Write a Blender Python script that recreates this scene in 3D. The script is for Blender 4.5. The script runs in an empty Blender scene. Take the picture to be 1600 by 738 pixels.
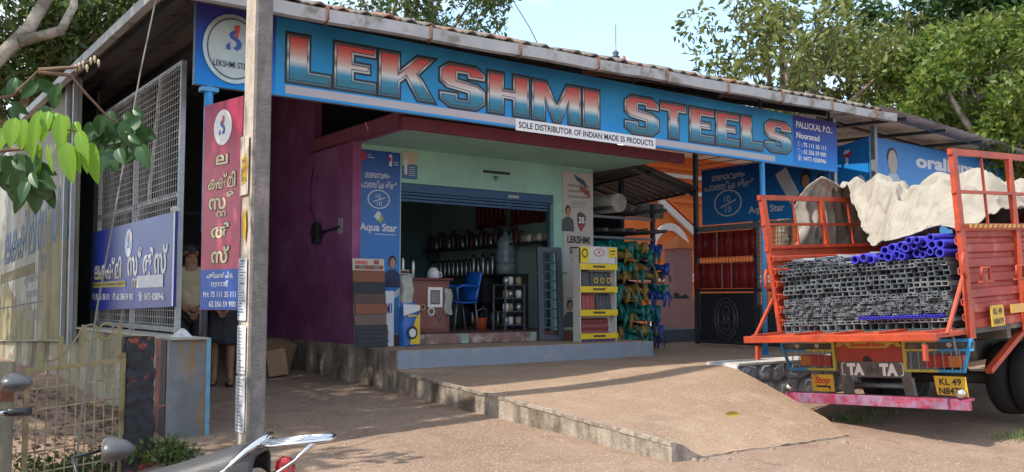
import bpy, bmesh, math, random
import numpy as np
from mathutils import Vector, Matrix, Euler, noise as mnoise

SC = bpy.context.scene
COL = SC.collection
rnd = random.Random(7)
R = math.radians

# ------------------------------------------------------------------ camera
F_PX, PITCH, AZ, CAM_Z = 1440.0, math.atan(98 / 1440), R(36.55), 1.4
cd = bpy.data.cameras.new('camera'); cam = bpy.data.objects.new('camera', cd); COL.objects.link(cam)
cd.sensor_width = 36; cd.lens = 36 * F_PX / 1600; cd.clip_start = 0.05; cd.clip_end = 2000
cam.location = (0, 0, CAM_Z); cam.rotation_euler = (math.pi / 2 + PITCH, 0, -AZ)
SC.camera = cam

# ------------------------------------------------------------------ sky, sun, exposure
SUN_AZ, SUN_EL = R(-92), R(48)          # azimuth measured from +Y towards +X
W = bpy.data.worlds.new('World'); SC.world = W; W.use_nodes = True
nt = W.node_tree; nt.nodes.clear()
def nn(t, kind, **kw):
    n = t.nodes.new(kind)
    for k, v in kw.items(): setattr(n, k, v)
    return n
sky = nn(nt, 'ShaderNodeTexSky', sky_type='NISHITA', sun_disc=False)
sky.sun_elevation = SUN_EL; sky.sun_rotation = SUN_AZ; sky.air_density = 1.0; sky.dust_density = 1.5; sky.ozone_density = 1.0
tc = nn(nt, 'ShaderNodeTexCoord'); mp = nn(nt, 'ShaderNodeMapping'); mp.inputs['Scale'].default_value = (1, 1, 2.6)
nz = nn(nt, 'ShaderNodeTexNoise'); nz.inputs['Scale'].default_value = 2.3; nz.inputs['Detail'].default_value = 7; nz.inputs['Roughness'].default_value = .55
rp = nn(nt, 'ShaderNodeValToRGB'); rp.color_ramp.elements[0].position = .40; rp.color_ramp.elements[1].position = .62
veil = nn(nt, 'ShaderNodeMixRGB'); veil.inputs[0].default_value = .55; veil.inputs[2].default_value = (1.75, 2.6, 3.75, 1)      # thin even haze over the whole dome
mx = nn(nt, 'ShaderNodeMixRGB'); mx.inputs[2].default_value = (3.3, 3.45, 3.65, 1)
bg = nn(nt, 'ShaderNodeBackground'); bg.inputs['Strength'].default_value = .15
wo = nn(nt, 'ShaderNodeOutputWorld')
nt.links.new(tc.outputs['Generated'], mp.inputs[0]); nt.links.new(mp.outputs[0], nz.inputs['Vector'])
nt.links.new(nz.outputs[0], rp.inputs[0]); nt.links.new(rp.outputs[0], mx.inputs[0])
nt.links.new(sky.outputs[0], veil.inputs[1]); nt.links.new(veil.outputs[0], mx.inputs[1]); nt.links.new(mx.outputs[0], bg.inputs[0]); nt.links.new(bg.outputs[0], wo.inputs[0])

sd = bpy.data.lights.new('sun', 'SUN'); sun = bpy.data.objects.new('sun', sd); COL.objects.link(sun)
sd.energy = 2.0; sd.angle = R(.6); sd.color = (1, .94, .85)
to_sun = Vector((math.sin(SUN_AZ) * math.cos(SUN_EL), math.cos(SUN_AZ) * math.cos(SUN_EL), math.sin(SUN_EL)))
sun.rotation_euler = to_sun.to_track_quat('Z', 'Y').to_euler(); sun.location = (0, 0, 30)
vs = SC.view_settings; vs.view_transform = 'Standard'; vs.look = 'None'; vs.gamma = 1; vs.use_curve_mapping = False; vs.exposure = 1.5

# ------------------------------------------------------------------ survey helper: a sight line met with a known plane of the place
_f = Vector((math.sin(AZ) * math.cos(PITCH), math.cos(AZ) * math.cos(PITCH), math.sin(PITCH)))
_r = Vector((math.cos(AZ), -math.sin(AZ), 0)); _u = _r.cross(_f)
def ray(px, py): return _f + _r * ((px - 800) / F_PX) + _u * ((369 - py) / F_PX)
def at(px, py, X=None, Y=None, z=None):
    d = ray(px, py)
    t = X / d.x if X is not None else Y / d.y if Y is not None else (z - CAM_Z) / d.z
    return Vector((t * d.x, t * d.y, CAM_Z + t * d.z))

# ------------------------------------------------------------------ materials
MATS = {}
def M(name, col=(.5, .5, .5), rough=.6, metal=0.0, var=.12, scale=6.0, bump=0.0, bscale=None, col2=None, cov=.5, sharp=.08,
      streak=0.0, spec=.5, alpha=1.0, trans=0.0, coat=0.0, gradient=None, gen=False, scale2=None):
    if name in MATS: return MATS[name]
    m = bpy.data.materials.new(name); m.use_nodes = True; t = m.node_tree; L = t.links.new
    b = t.nodes['Principled BSDF']
    b.inputs['Roughness'].default_value = rough; b.inputs['Metallic'].default_value = metal
    b.inputs['Specular IOR Level'].default_value = spec
    if coat: b.inputs['Coat Weight'].default_value = coat; b.inputs['Coat Roughness'].default_value = .1
    if alpha < 1: b.inputs['Alpha'].default_value = alpha
    if trans: b.inputs['Transmission Weight'].default_value = trans
    tcn = nn(t, 'ShaderNodeTexCoord'); vec = tcn.outputs['Object']
    base = nn(t, 'ShaderNodeRGB'); base.outputs[0].default_value = (*col, 1); cur = base.outputs[0]
    if gradient:       # printed gradient along the height of the thing
        sp = nn(t, 'ShaderNodeSeparateXYZ'); L(tcn.outputs['Generated'], sp.inputs[0])
        cr = nn(t, 'ShaderNodeValToRGB'); e = cr.color_ramp.elements
        while len(e) < len(gradient): e.new(.5)
        for el, (p, c) in zip(e, gradient): el.position = p; el.color = (*c, 1)
        L(sp.outputs['Z'], cr.inputs[0]); cur = cr.outputs[0]
    if col2 is not None:
        n2 = nn(t, 'ShaderNodeTexNoise'); n2.inputs['Scale'].default_value = scale2 or scale * .6; n2.inputs['Detail'].default_value = 8; n2.inputs['Roughness'].default_value = .65
        if streak:
            ms = nn(t, 'ShaderNodeMapping'); ms.inputs['Scale'].default_value = (1, 1, 1 / (1 + streak * 8)); L(vec, ms.inputs[0]); L(ms.outputs[0], n2.inputs['Vector'])
        else: L(vec, n2.inputs['Vector'])
        r2 = nn(t, 'ShaderNodeValToRGB'); r2.color_ramp.elements[0].position = max(0, .5 + (.5 - cov) * .5 - sharp * .6); r2.color_ramp.elements[1].position = min(1, .5 + (.5 - cov) * .5 + sharp * .6)
        L(n2.outputs[0], r2.inputs[0]); mm = nn(t, 'ShaderNodeMixRGB'); mm.inputs[2].default_value = (*col2, 1)
        L(r2.outputs[0], mm.inputs[0]); L(cur, mm.inputs[1]); cur = mm.outputs[0]
    if var or bump:
        n1 = nn(t, 'ShaderNodeTexNoise'); n1.inputs['Scale'].default_value = scale; n1.inputs['Detail'].default_value = 9; n1.inputs['Roughness'].default_value = .62
        L(vec, n1.inputs['Vector'])
    if var:
        mr = nn(t, 'ShaderNodeMapRange'); mr.inputs[1].default_value = .25; mr.inputs[2].default_value = .75
        mr.inputs[3].default_value = 1 - var; mr.inputs[4].default_value = 1 + var * .7
        L(n1.outputs[0], mr.inputs[0]); h = nn(t, 'ShaderNodeVectorMath', operation='SCALE'); L(cur, h.inputs[0]); L(mr.outputs[0], h.inputs['Scale']); cur = h.outputs[0]
        rr = nn(t, 'ShaderNodeMapRange'); rr.inputs[3].default_value = max(0.02, rough - .1); rr.inputs[4].default_value = min(1, rough + .12); L(n1.outputs[0], rr.inputs[0]); L(rr.outputs[0], b.inputs['Roughness'])
    L(cur, b.inputs['Base Color'])
    if bump:
        nb = nn(t, 'ShaderNodeTexNoise'); nb.inputs['Scale'].default_value = bscale or scale * 5; nb.inputs['Detail'].default_value = 6; L(vec, nb.inputs['Vector'])
        bp = nn(t, 'ShaderNodeBump'); bp.inputs['Strength'].default_value = bump; bp.inputs['Distance'].default_value = .02; L(nb.outputs[0], bp.inputs['Height']); L(bp.outputs[0], b.inputs['Normal'])
    MATS[name] = m; return m
def leafmat(name, c1, c2, trans=.35):
    m = bpy.data.materials.new(name); m.use_nodes = True; t = m.node_tree; L = t.links.new
    b = t.nodes['Principled BSDF']; b.inputs['Roughness'].default_value = .45; out = t.nodes['Material Output']
    g = nn(t, 'ShaderNodeNewGeometry'); cr = nn(t, 'ShaderNodeValToRGB'); e = cr.color_ramp.elements
    e[0].color = (*c1, 1); e[1].color = (*c2, 1); L(g.outputs['Random Per Island'], cr.inputs[0]); L(cr.outputs[0], b.inputs['Base Color'])
    tr = nn(t, 'ShaderNodeBsdfTranslucent'); L(cr.outputs[0], tr.inputs[0]); ms = nn(t, 'ShaderNodeMixShader'); ms.inputs[0].default_value = trans
    L(b.outputs[0], ms.inputs[1]); L(tr.outputs[0], ms.inputs[2]); L(ms.outputs[0], out.inputs[0]); MATS[name] = m; return m

# ------------------------------------------------------------------ mesh builder
class MB:
    def __init__(s): s.v = []; s.f = []; s.mi = []; s.sm = []
    def add(s, vs, fs, m=0, smooth=False):
        o = len(s.v); s.v += [Vector(p) for p in vs]
        for f in fs: s.f.append([o + i for i in f]); s.mi.append(m); s.sm.append(smooth)
        return s
    def box(s, x0, x1, y0, y1, z0, z1, m=0):
        return s.add([(x, y, z) for z in (z0, z1) for y in (y0, y1) for x in (x0, x1)],
                     [(0, 2, 3, 1), (4, 5, 7, 6), (0, 1, 5, 4), (2, 6, 7, 3), (0, 4, 6, 2), (1, 3, 7, 5)], m)
    def obox(s, mat, sx, sy, sz, m=0):          # box centred on a matrix
        vs = [mat @ Vector((x * sx / 2, y * sy / 2, z * sz / 2)) for z in (-1, 1) for y in (-1, 1) for x in (-1, 1)]
        return s.add(vs, [(0, 2, 3, 1), (4, 5, 7, 6), (0, 1, 5, 4), (2, 6, 7, 3), (0, 4, 6, 2), (1, 3, 7, 5)], m)
    def bar(s, a, b, w, h=None, up=(0, 0, 1), m=0):
        a = Vector(a); b = Vector(b); h = h or w; d = (b - a).normalized(); up = Vector(up)
        if abs(d.dot(up)) > .98: up = Vector((0, 1, 0))
        x = d.cross(up).normalized(); y = x.cross(d)
        vs = [p + x * (i * w / 2) + y * (j * h / 2) for p in (a, b) for j in (-1, 1) for i in (-1, 1)]
        return s.add(vs, [(0, 2, 3, 1), (4, 5, 7, 6), (0, 1, 5, 4), (2, 6, 7, 3), (0, 4, 6, 2), (1, 3, 7, 5)], m)
    def tube(s, pts, r, n=8, m=0, closed=False, caps=True, smooth=True, flat=1.0):
        pts = [Vector(p) for p in pts]; k = len(pts); rs = r if isinstance(r, (list, tuple)) else [r] * k
        vs = []; px = None
        for i, p in enumerate(pts):
            d = (pts[(i + 1) % k] - pts[i - 1]) if closed else (pts[min(i + 1, k - 1)] - pts[max(i - 1, 0)])
            d = d.normalized() if d.length > 1e-9 else Vector((0, 0, 1))
            if px is None:
                a = Vector((0, 0, 1)) if abs(d.z) < .9 else Vector((1, 0, 0)); px = (a - d * a.dot(d)).normalized()
            else:
                px = px - d * px.dot(d); px = px.normalized() if px.length > 1e-6 else d.orthogonal().normalized()
            q = d.cross(px)
            for j in range(n):
                t = 2 * math.pi * j / n; vs.append(p + px * (math.cos(t) * rs[i] * flat) + q * (math.sin(t) * rs[i]))
        fs = []
        for i in range(k if closed else k - 1):
            a = i * n; b2 = ((i + 1) % k) * n
            for j in range(n): fs.append((a + j, a + (j + 1) % n, b2 + (j + 1) % n, b2 + j))
        s.add(vs, fs, m, smooth)
        if caps and not closed:
            o = len(s.v) - len(vs); s.f.append([o + j for j in range(n)][::-1]); s.mi.append(m); s.sm.append(False)
            s.f.append([o + (k - 1) * n + j for j in range(n)]); s.mi.append(m); s.sm.append(False)
        return s
    def lathe(s, prof, mat=None, n=16, m=0, smooth=True):
        mat = mat or Matrix(); vs = []; fs = []
        for r_, z in prof:
            for j in range(n):
                t = 2 * math.pi * j / n; vs.append(mat @ Vector((r_ * math.cos(t), r_ * math.sin(t), z)))
        for i in range(len(prof) - 1):
            for j in range(n): fs.append((i * n + j, i * n + (j + 1) % n, (i + 1) * n + (j + 1) % n, (i + 1) * n + j))
        fs.append(tuple(range(n))[::-1]); fs.append(tuple((len(prof) - 1) * n + j for j in range(n)))
        return s.add(vs, fs, m, smooth)
    def prism(s, poly, fn, d0, d1, m=0):        # poly in (u,v), fn(u,v,d) -> point
        n = len(poly); vs = [fn(u, v, d0) for u, v in poly] + [fn(u, v, d1) for u, v in poly]
        fs = [tuple(range(n))[::-1], tuple(range(n, 2 * n))] + [(i, (i + 1) % n, n + (i + 1) % n, n + i) for i in range(n)]
        return s.add(vs, fs, m)
    def grid(s, fn, nu, nv, m=0, smooth=True):
        vs = [fn(i / nu, j / nv) for j in range(nv + 1) for i in range(nu + 1)]
        fs = [(j * (nu + 1) + i, j * (nu + 1) + i + 1, (j + 1) * (nu + 1) + i + 1, (j + 1) * (nu + 1) + i) for j in range(nv) for i in range(nu)]
        return s.add(vs, fs, m, smooth)
    def build(s, name, mats, parent=None, local=False, fix=True, bevel=0, solid=0, subsurf=0):
        mats = mats if isinstance(mats, (list, tuple)) else [mats]
        org = Vector((0, 0, 0))
        if not local:
            if parent is not None: org = Vector(parent.get('_o', (0, 0, 0)))
            elif s.v:
                xs = [p.x for p in s.v]; ys = [p.y for p in s.v]; zs = [p.z for p in s.v]
                org = Vector(((min(xs) + max(xs)) / 2, (min(ys) + max(ys)) / 2, min(zs)))
        me = bpy.data.meshes.new(name); me.from_pydata([p - org for p in s.v], [], s.f)
        for m in mats: me.materials.append(m)
        me.polygons.foreach_set('material_index', s.mi); me.polygons.foreach_set('use_smooth', s.sm)
        if fix:
            bm = bmesh.new(); bm.from_mesh(me); bmesh.ops.recalc_face_normals(bm, faces=bm.faces); bm.to_mesh(me); bm.free()
        me.update()
        o = bpy.data.objects.new(name, me); COL.objects.link(o)
        if parent is not None: o.parent = parent; o['_o'] = tuple(org)
        elif not local: o.location = org; o['_o'] = tuple(org)
        if bevel: b = o.modifiers.new('bevel', 'BEVEL'); b.width = bevel; b.segments = 2; b.limit_method = 'ANGLE'
        if solid: b = o.modifiers.new('solidify', 'SOLIDIFY'); b.thickness = solid; b.offset = 0
        if subsurf: b = o.modifiers.new('subsurf', 'SUBSURF'); b.levels = subsurf; b.render_levels = subsurf
        return o
def tag(o, label, cat, group=None):
    o['label'] = label; o['category'] = cat
    if group: o['group'] = group
    return o
def thing(name, label, cat, loc=(0, 0, 0), group=None, rot=None):
    o = bpy.data.objects.new(name, None); COL.objects.link(o); o.empty_display_size = .1; o.location = loc
    if rot is not None: o.rotation_euler = rot; o['_o'] = (0, 0, 0)
    else: o['_o'] = tuple(loc)
    return tag(o, label, cat, group)
def struct(o): o['kind'] = 'structure'; return o
def share(name, me, parent, loc=(0, 0, 0), rot=None, scale=None):
    o = bpy.data.objects.new(name, me); COL.objects.link(o); o.parent = parent; o.location = loc
    if rot is not None: o.rotation_euler = rot
    if scale is not None: o.scale = scale
    return o
def copy_tree(o, parent=None):
    kids = [c for c in o.children]
    c = o.copy(); COL.objects.link(c); c.parent = parent
    for k in kids: copy_tree(k, c)
    return c

# flat faces of things that carry print: u to the reader's right, v up, n towards the reader
class Face:
    def __init__(s, o, ux, uy, parent=None, local=False):
        s.o = Vector(o); s.ux = Vector(ux).normalized(); s.uy = Vector(uy).normalized(); s.n = s.ux.cross(s.uy); s.parent = parent; s.local = local
    def p(s, u, v, d=0.0): return s.o + s.ux * u + s.uy * v + s.n * d
    def uv(s, px, py):
        d = ray(px, py); c = Vector((0, 0, CAM_Z)); t = (s.o - c).dot(s.n) / d.dot(s.n); q = c + d * t - s.o
        return q.dot(s.ux), q.dot(s.uy)
    def poly(s, name, pts, mat, d=.004, parent=None, thick=0):
        b = MB()
        if thick: b.prism(pts, lambda u, v, k: s.p(u, v, k), d - thick, d)
        else: b.add([s.p(u, v, d) for u, v in pts], [tuple(range(len(pts)))])
        return b.build(name, mat, parent or s.parent, local=s.local, fix=bool(thick))
    def rect(s, name, u0, v0, u1, v1, mat, d=.004, parent=None, thick=0):
        return s.poly(name, [(u0, v0), (u1, v0), (u1, v1), (u0, v1)], mat, d, parent, thick)
    def ellipse(s, name, u, v, a, b, mat, d=.004, parent=None, n=28, thick=0, inner=None):
        P = [(u + a * math.cos(2 * math.pi * i / n), v + b * math.sin(2 * math.pi * i / n)) for i in range(n)]
        if inner is None: return s.poly(name, P, mat, d, parent, thick)
        Q = [(u + (x - u) * inner, v + (y - v) * inner) for x, y in P]; mb = MB()
        mb.add([s.p(x, y, d) for x, y in P + Q], [(i, (i + 1) % n, n + (i + 1) % n, n + i) for i in range(n)])
        return mb.build(name, mat, parent or s.parent, local=s.local, fix=False)
    def text(s, name, txt, u, v, h, mat, d=.006, parent=None, sx=1.0, align='LEFT', bold=0.0, w=None, rot=0.0, shear=0.0):
        vsx, fs = text_geo(txt, bold, shear)
        if not vsx: return None
        xs = [p[0] for p in vsx]; x0, x1 = min(xs), max(xs); k = h / .73        # cap height about .73 of the em
        kx = (w / (x1 - x0)) if w else k * sx; off = {'LEFT': x0, 'CENTER': (x0 + x1) / 2, 'RIGHT': x1}[align]
        c, sn = math.cos(rot), math.sin(rot); b = MB(); P = []
        for x, y in vsx:
            a, e = (x - off) * kx, y * k; P.append(s.p(u + a * c - e * sn, v + a * sn + e * c, d))
        b.add(P, fs); return b.build(name, mat, parent or s.parent, local=s.local, fix=False)
_tg = {}
def text_geo(txt, bold=0.0, shear=0.0):
    key = (txt, bold, shear)
    if key in _tg: return _tg[key]
    cu = bpy.data.curves.new('print', 'FONT'); cu.body = txt; cu.size = 1; cu.offset = bold; cu.resolution_u = 3; cu.shear = shear; cu.fill_mode = 'FRONT'
    ob = bpy.data.objects.new('print', cu); COL.objects.link(ob)
    me = bpy.data.meshes.new_from_object(ob.evaluated_get(bpy.context.evaluated_depsgraph_get()))
    vsx = [(v.co.x, v.co.y) for v in me.vertices]; fs = [tuple(p.vertices) for p in me.polygons]
    bpy.data.objects.remove(ob); bpy.data.curves.remove(cu); bpy.data.meshes.remove(me)
    _tg[key] = (vsx, fs); return _tg[key]
def offset_poly(P, d):          # mitred inset (d>0) of a counter-clockwise polygon
    n = len(P); out = []
    for i in range(n):
        a, b, c = Vector(P[i - 1]), Vector(P[i]), Vector(P[(i + 1) % n])
        e1 = (b - a).normalized(); e2 = (c - b).normalized(); n1 = Vector((-e1.y, e1.x)); n2 = Vector((-e2.y, e2.x))
        k = 1 + n1.dot(n2); q = b + (n1 + n2) * (d / max(k, .3)); out.append((q.x, q.y))
    return out
def sstep(a, b, x):
    t = max(0.0, min(1.0, (x - a) / (b - a))); return t * t * (3 - 2 * t)
def fbm(p, s=1.0, o=3):
    return mnoise.fractal(Vector(p) * s, 1.0, 2.0, o)
# Malayalam conjuncts that need stacking: (glyphs, overlap with the one before, scale, drop, advances)
COMPOSE = {
 'ലക്ഷ്മി': [('ല', 0, 1, 0, 1), ('ക', -.03, 1, 0, 1), ('ഷ്', .12, 1, 0, 1), ('മി', -.03, 1, 0, 1)],
 'ക്ഷ്മി': [('ക', 0, 1, 0, 1), ('ഷ്', .12, 1, 0, 1), ('മി', -.03, 1, 0, 1)],
 'സ്റ്റീൽസ്': [('സ', 0, 1, 0, 1), ('റ', .62, .5, -.42, 0), ('റ', .30, .5, -.42, 0), ('ീ', -.03, 1, 0, 1), ('ൽ', -.04, 1, 0, 1), ('സ്', -.04, 1, 0, 1)],
 'സ്റ്റീ': [('സ', 0, 1, 0, 1), ('റ', .62, .5, -.42, 0), ('റ', .30, .5, -.42, 0), ('ീ', -.03, 1, 0, 1)],
 'മഴവെള്ള': [('മ', 0, 1, 0, 1), ('ഴ', -.03, 1, 0, 1), ('െ', -.03, 1, 0, 1), ('വ', -.02, 1, 0, 1), ('ള', -.03, 1, 0, 1), ('ള', .16, .8, -.06, 1)],
 'പാത്തികളിൽ': [('പാ', 0, 1, 0, 1), ('ത', -.03, 1, 0, 1), ('തി', .2, 1, 0, 1), ('കളിൽ', -.03, 1, 0, 1)],
 'പള്ളിക്കൽ പി.ഒ,': [('പ', 0, 1, 0, 1), ('ള', -.03, 1, 0, 1), ('ളി', .16, 1, 0, 1), ('ക', -.03, 1, 0, 1), ('കൽ', .2, 1, 0, 1), ('പി.ഒ,', -.2, 1, 0, 1)],
}
def _compose(txt, bold, shear):
    V = []; Fc = []; cur = 0.0
    for g, ov, sc, dy, adv in COMPOSE[txt]:
        v, f = text_geo(g, bold, shear); x0 = min(p[0] for p in v); x1 = max(p[0] for p in v)
        st = cur - ov; o = len(V); V += [(st + (x - x0) * sc, y * sc + dy) for x, y in v]; Fc += [tuple(i + o for i in q) for q in f]
        if adv: cur = st + (x1 - x0) * sc
    _tg[(txt, bold, shear)] = (V, Fc); return V, Fc
_plain = text_geo
def text_geo(txt, bold=0.0, shear=0.0):
    if (txt, bold, shear) not in _tg and txt in COMPOSE: return _compose(txt, bold, shear)
    return _plain(txt, bold, shear)
# ================================================================== ground and yard
def ground_h(x, y):
    h = .136 + .045 * (min(max(y, 4.8), 13) - 5.5)
    h -= .03 * max(0, min(5.4 - x, 6)) if x < 5.4 else .036 * min(x - 5.4, 3.8)
    h += .045 * max(0, min(x - 9.4, 12))
    h -= .24 * sstep(4.9, 3.2, y) * sstep(9, 4, x) + .1 * sstep(4.8, 3.0, y)
    h += .42 * math.exp(-((x - 1.35) / .7) ** 2 - ((y - 9.3) / .9) ** 2) * sstep(2.75, 2.3, x)      # dirt bank behind the gate
    h += .10 * math.exp(-((x - 2.15) / .25) ** 2 - ((y - 7.45) / .35) ** 2)
    if x < 30 and y < 30: h += .014 * fbm((x, y, 0), 1.3, 4) + .006 * fbm((x, y, 3), 7, 2)
    return h
def axis(a, b, fine0, fine1, step, grow=1.35):
    L = [fine0]; s = step
    while L[-1] < fine1: L.append(L[-1] + step)
    s = step
    while L[-1] < b: s *= grow; L.append(L[-1] + s)
    s = step
    while L[0] > a: s *= grow; L.insert(0, L[0] - s)
    return L
xs = axis(-260, 300, 0.4, 14, .12); ys = axis(-200, 300, 2.6, 12.5, .12)
g = MB(); g.add([(x, y, ground_h(x, y)) for y in ys for x in xs],
      [(j * len(xs) + i, j * len(xs) + i + 1, (j + 1) * len(xs) + i + 1, (j + 1) * len(xs) + i) for j in range(len(ys) - 1) for i in range(len(xs) - 1)], 0, True)
def mat_dirt(name, c1, c2, c3, grit=.55):
    m = bpy.data.materials.new(name); m.use_nodes = True; t = m.node_tree; L = t.links.new; b = t.nodes['Principled BSDF']
    b.inputs['Roughness'].default_value = .92; b.inputs['Specular IOR Level'].default_value = .2
    co = nn(t, 'ShaderNodeTexCoord').outputs['Object']
    def noise(s, d=8, r=.6):
        n = nn(t, 'ShaderNodeTexNoise'); n.inputs['Scale'].default_value = s; n.inputs['Detail'].default_value = d; n.inputs['Roughness'].default_value = r; L(co, n.inputs['Vector']); return n.outputs[0]
    def ramp(src, a, c):
        r_ = nn(t, 'ShaderNodeValToRGB'); r_.color_ramp.elements[0].position = a; r_.color_ramp.elements[1].position = c; L(src, r_.inputs[0]); return r_.outputs[0]
    def mix(fac, a, bcol, mode='MIX'):
        x = nn(t, 'ShaderNodeMixRGB', blend_type=mode)
        L(fac, x.inputs[0]) if not isinstance(fac, float) else setattr(x.inputs[0], 'default_value', fac)
        for i, q in ((1, a), (2, bcol)):
            if isinstance(q, tuple): x.inputs[i].default_value = (*q, 1)
            else: L(q, x.inputs[i])
        return x.outputs[0]
    c = mix(ramp(noise(.55, 10, .65), .36, .62), c1, c2)
    c = mix(ramp(noise(3.5), .5, .72), c, c3)
    c = mix(ramp(noise(55, 4, .7), .55, .66), c, (.50, .41, .33))                # pale grit
    c = mix(ramp(noise(38, 5, .75), .57, .68), c, (.14, .095, .07))             # dark grit
    c = mix(ramp(noise(1.3, 9, .7), .60, .74), c, (.22, .155, .115))              # damp stains
    L(c, b.inputs['Base Color'])
    bp = nn(t, 'ShaderNodeBump'); bp.inputs['Strength'].default_value = grit; bp.inputs['Distance'].default_value = .012
    ad = nn(t, 'ShaderNodeMath', operation='ADD'); L(noise(80, 4, .7), ad.inputs[0]); L(noise(14, 6, .6), ad.inputs[1]); L(ad.outputs[0], bp.inputs['Height']); L(bp.outputs[0], b.inputs['Normal'])
    return m
DIRT = mat_dirt('yard_dirt', (.255, .165, .112), (.33, .228, .162), (.215, .135, .09), .6)
gr = g.build('ground', DIRT, local=True, fix=False); struct(gr)
CONC = mat_dirt('ramp_concrete', (.335, .226, .145), (.27, .178, .115), (.37, .262, .175), .45)
STAIN = M('stained_concrete', (.40, .335, .265), .9, var=.35, scale=6, bump=.6, col2=(.15, .115, .082), cov=.5, sharp=.14, streak=.25)
MOSS = M('mossy_wall', (.38, .34, .25), .92, var=.35, scale=3, bump=.35, col2=(.13, .105, .05), cov=.5, sharp=.2, streak=.35, scale2=1.2)
GREYP = M('grey_floor_paint', (.22, .25, .31), .7, var=.14, scale=7, bump=.1, col2=(.30, .28, .26), cov=.3)
# ramp: falls to the road from the terrace
XR = 5.37
RA, RB_, RC, RD = Vector((XR, 9.45, .545)), Vector((8.9, 7.5, .578)), Vector((XR, 5.14, .265)), Vector((8.2, 5.45, .09))
def ramp_pt(u, v, dz=0):        # ruled slab from the diagonal crest down to the road, then level to the platform
    cr_, ft = RA.lerp(RB_, u), RC.lerp(RD, u)
    if v < .72:
        t = v / .72; p = ft.lerp(cr_, t); p.z += .012 * math.sin(t * math.pi)
        gl = ground_h(p.x, p.y) + .014 + .010 * mnoise.noise(Vector((p.x * 5, p.y * 5, 0))); fr_ = (1 - sstep(0, .12, v)) * sstep(.02, .16, u); p.z = p.z * (1 - fr_) + min(p.z, gl) * fr_
    else:
        t = (v - .72) / .28; p = cr_.lerp(Vector((cr_.x, 9.52, .578)), t); p.z = cr_.z + (.578 - cr_.z) * min(1, t * 3)
    return Vector((p.x, p.y, p.z + dz + .004 * fbm((p.x, p.y, 1), 4, 3)))
rb = MB(); rb.grid(lambda u, v: ramp_pt(u, v), 40, 50)
edge = [ramp_pt(0, 1 - j / 50) for j in range(51)] + [ramp_pt(i / 40, 0) for i in range(1, 41)] + [ramp_pt(1, j / 50) for j in range(1, 51)]
n0 = len(edge); rb.add(edge + [Vector((p.x, p.y, -.35)) for p in edge], [(i, i + 1, n0 + i + 1, n0 + i) for i in range(n0 - 1)], 1)
ra = struct(rb.build('ramp', [CONC, STAIN], fix=False))
rim = MB()
for k in range(22):     # worn pale arris along the ramp's open edge
    a, b = ramp_pt(0, k / 30), ramp_pt(0, (k + 1) / 30)
    rim.bar(a + Vector((.012, 0, -.006)), b + Vector((.012, 0, -.006)), .032 + .02 * rnd.random(), .03)
rim.build('worn_edge', M('worn_cement', (.38, .32, .25), .9, var=.4, scale=14, bump=.6, col2=(.24, .19, .14), cov=.5), ra)
# terrace floor in front of the right-hand bays
te = MB(); te.box(8.915, 30, 7.5, 17, -.4, .585); te.box(XR + .02, 8.915, 9.5, 17, -.4, .575)
terr = struct(te.build('terrace', CONC))
# grey painted platform of the shop
pl = MB(); pl.box(XR, 9.56, 9.5, 10.6, .2, .795)
plat = struct(pl.build('platform', [CONC], bevel=.012))
fp = MB(); fp.box(XR + .004, 9.565, 9.492, 9.502, .545, .787); fp.box(9.558, 9.568, 9.502, 10.55, .545, .787)
fp.build('painted_face', GREYP, plat)
ps = MB(); ps.box(XR - .006, XR + .01, 9.5, 10.62, .1, .79); ps.build('side_face', STAIN, plat)

# stone retaining wall of the terrace beside the lorry
sw = thing('stone_retaining_wall', 'grey painted rubble stone retaining wall with a pale plastered end beside the ramp', 'wall', (10, 7.4, 0))
cw = MB(); cw.box(8.90, 14, 7.405, 7.50, -.3, .60); cw.build('mortar', M('dark_mortar', (.17, .18, .20), .9, var=.2, scale=10, bump=.4), sw)
ew = MB(); ew.box(8.86, 8.90, 7.39, 7.87, -.2, .605); ew.build('plastered_end', M('pale_plaster', (.55, .55, .56), .85, var=.12, scale=6, bump=.2), sw)
cp = MB(); cp.box(8.87, 14, 7.37, 7.86, .588, .618); cp.build('coping', M('pale_coping', (.50, .48, .46), .85, var=.2, scale=8, bump=.2, col2=(.36, .30, .25), cov=.4), sw)
STONE = M('grey_stone', (.23, .25, .285), .8, var=.3, scale=9, bump=.8, bscale=16, col2=(.28, .30, .335), cov=.45)
y0 = 7.4; row = 0; z = -.12
while z < .56:
    hgt = .21 + .07 * rnd.random(); x = 8.9 - .1 * rnd.random()
    while x < 13.2:
        wd = .26 + .26 * rnd.random(); cx, cz = x + wd / 2, z + hgt / 2; b = MB(); n = 9; P = []
        for i in range(n):
            a = 2 * math.pi * i / n + rnd.uniform(-.2, .2); k = rnd.uniform(.82, 1.08); ca, sa = math.cos(a), math.sin(a)
            s_ = 1 / max(abs(ca), abs(sa)) ** .7; P.append((ca * s_ * wd * .53 * k, sa * s_ * hgt * .53 * k))
        zz = lambda q: min(max(cz + q, z - .03), .583); xx = lambda q: max(cx + q, 8.905)
        vs_ = [(xx(p), y0 + .02, zz(q)) for p, q in P] + [(xx(p * .93), y0 - .016, zz(q * .93)) for p, q in P] + [(xx(p * .62), y0 - .026 - .014 * rnd.random(), zz(q * .62)) for p, q in P]
        b.add(vs_, [(i, (i + 1) % n, n + (i + 1) % n, n + i) for i in range(n)] + [(n + i, n + (i + 1) % n, 2 * n + (i + 1) % n, 2 * n + i) for i in range(n)] + [tuple(range(2 * n, 3 * n))])
        b.build('stone', STONE, sw); x += wd
    z += hgt

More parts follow.
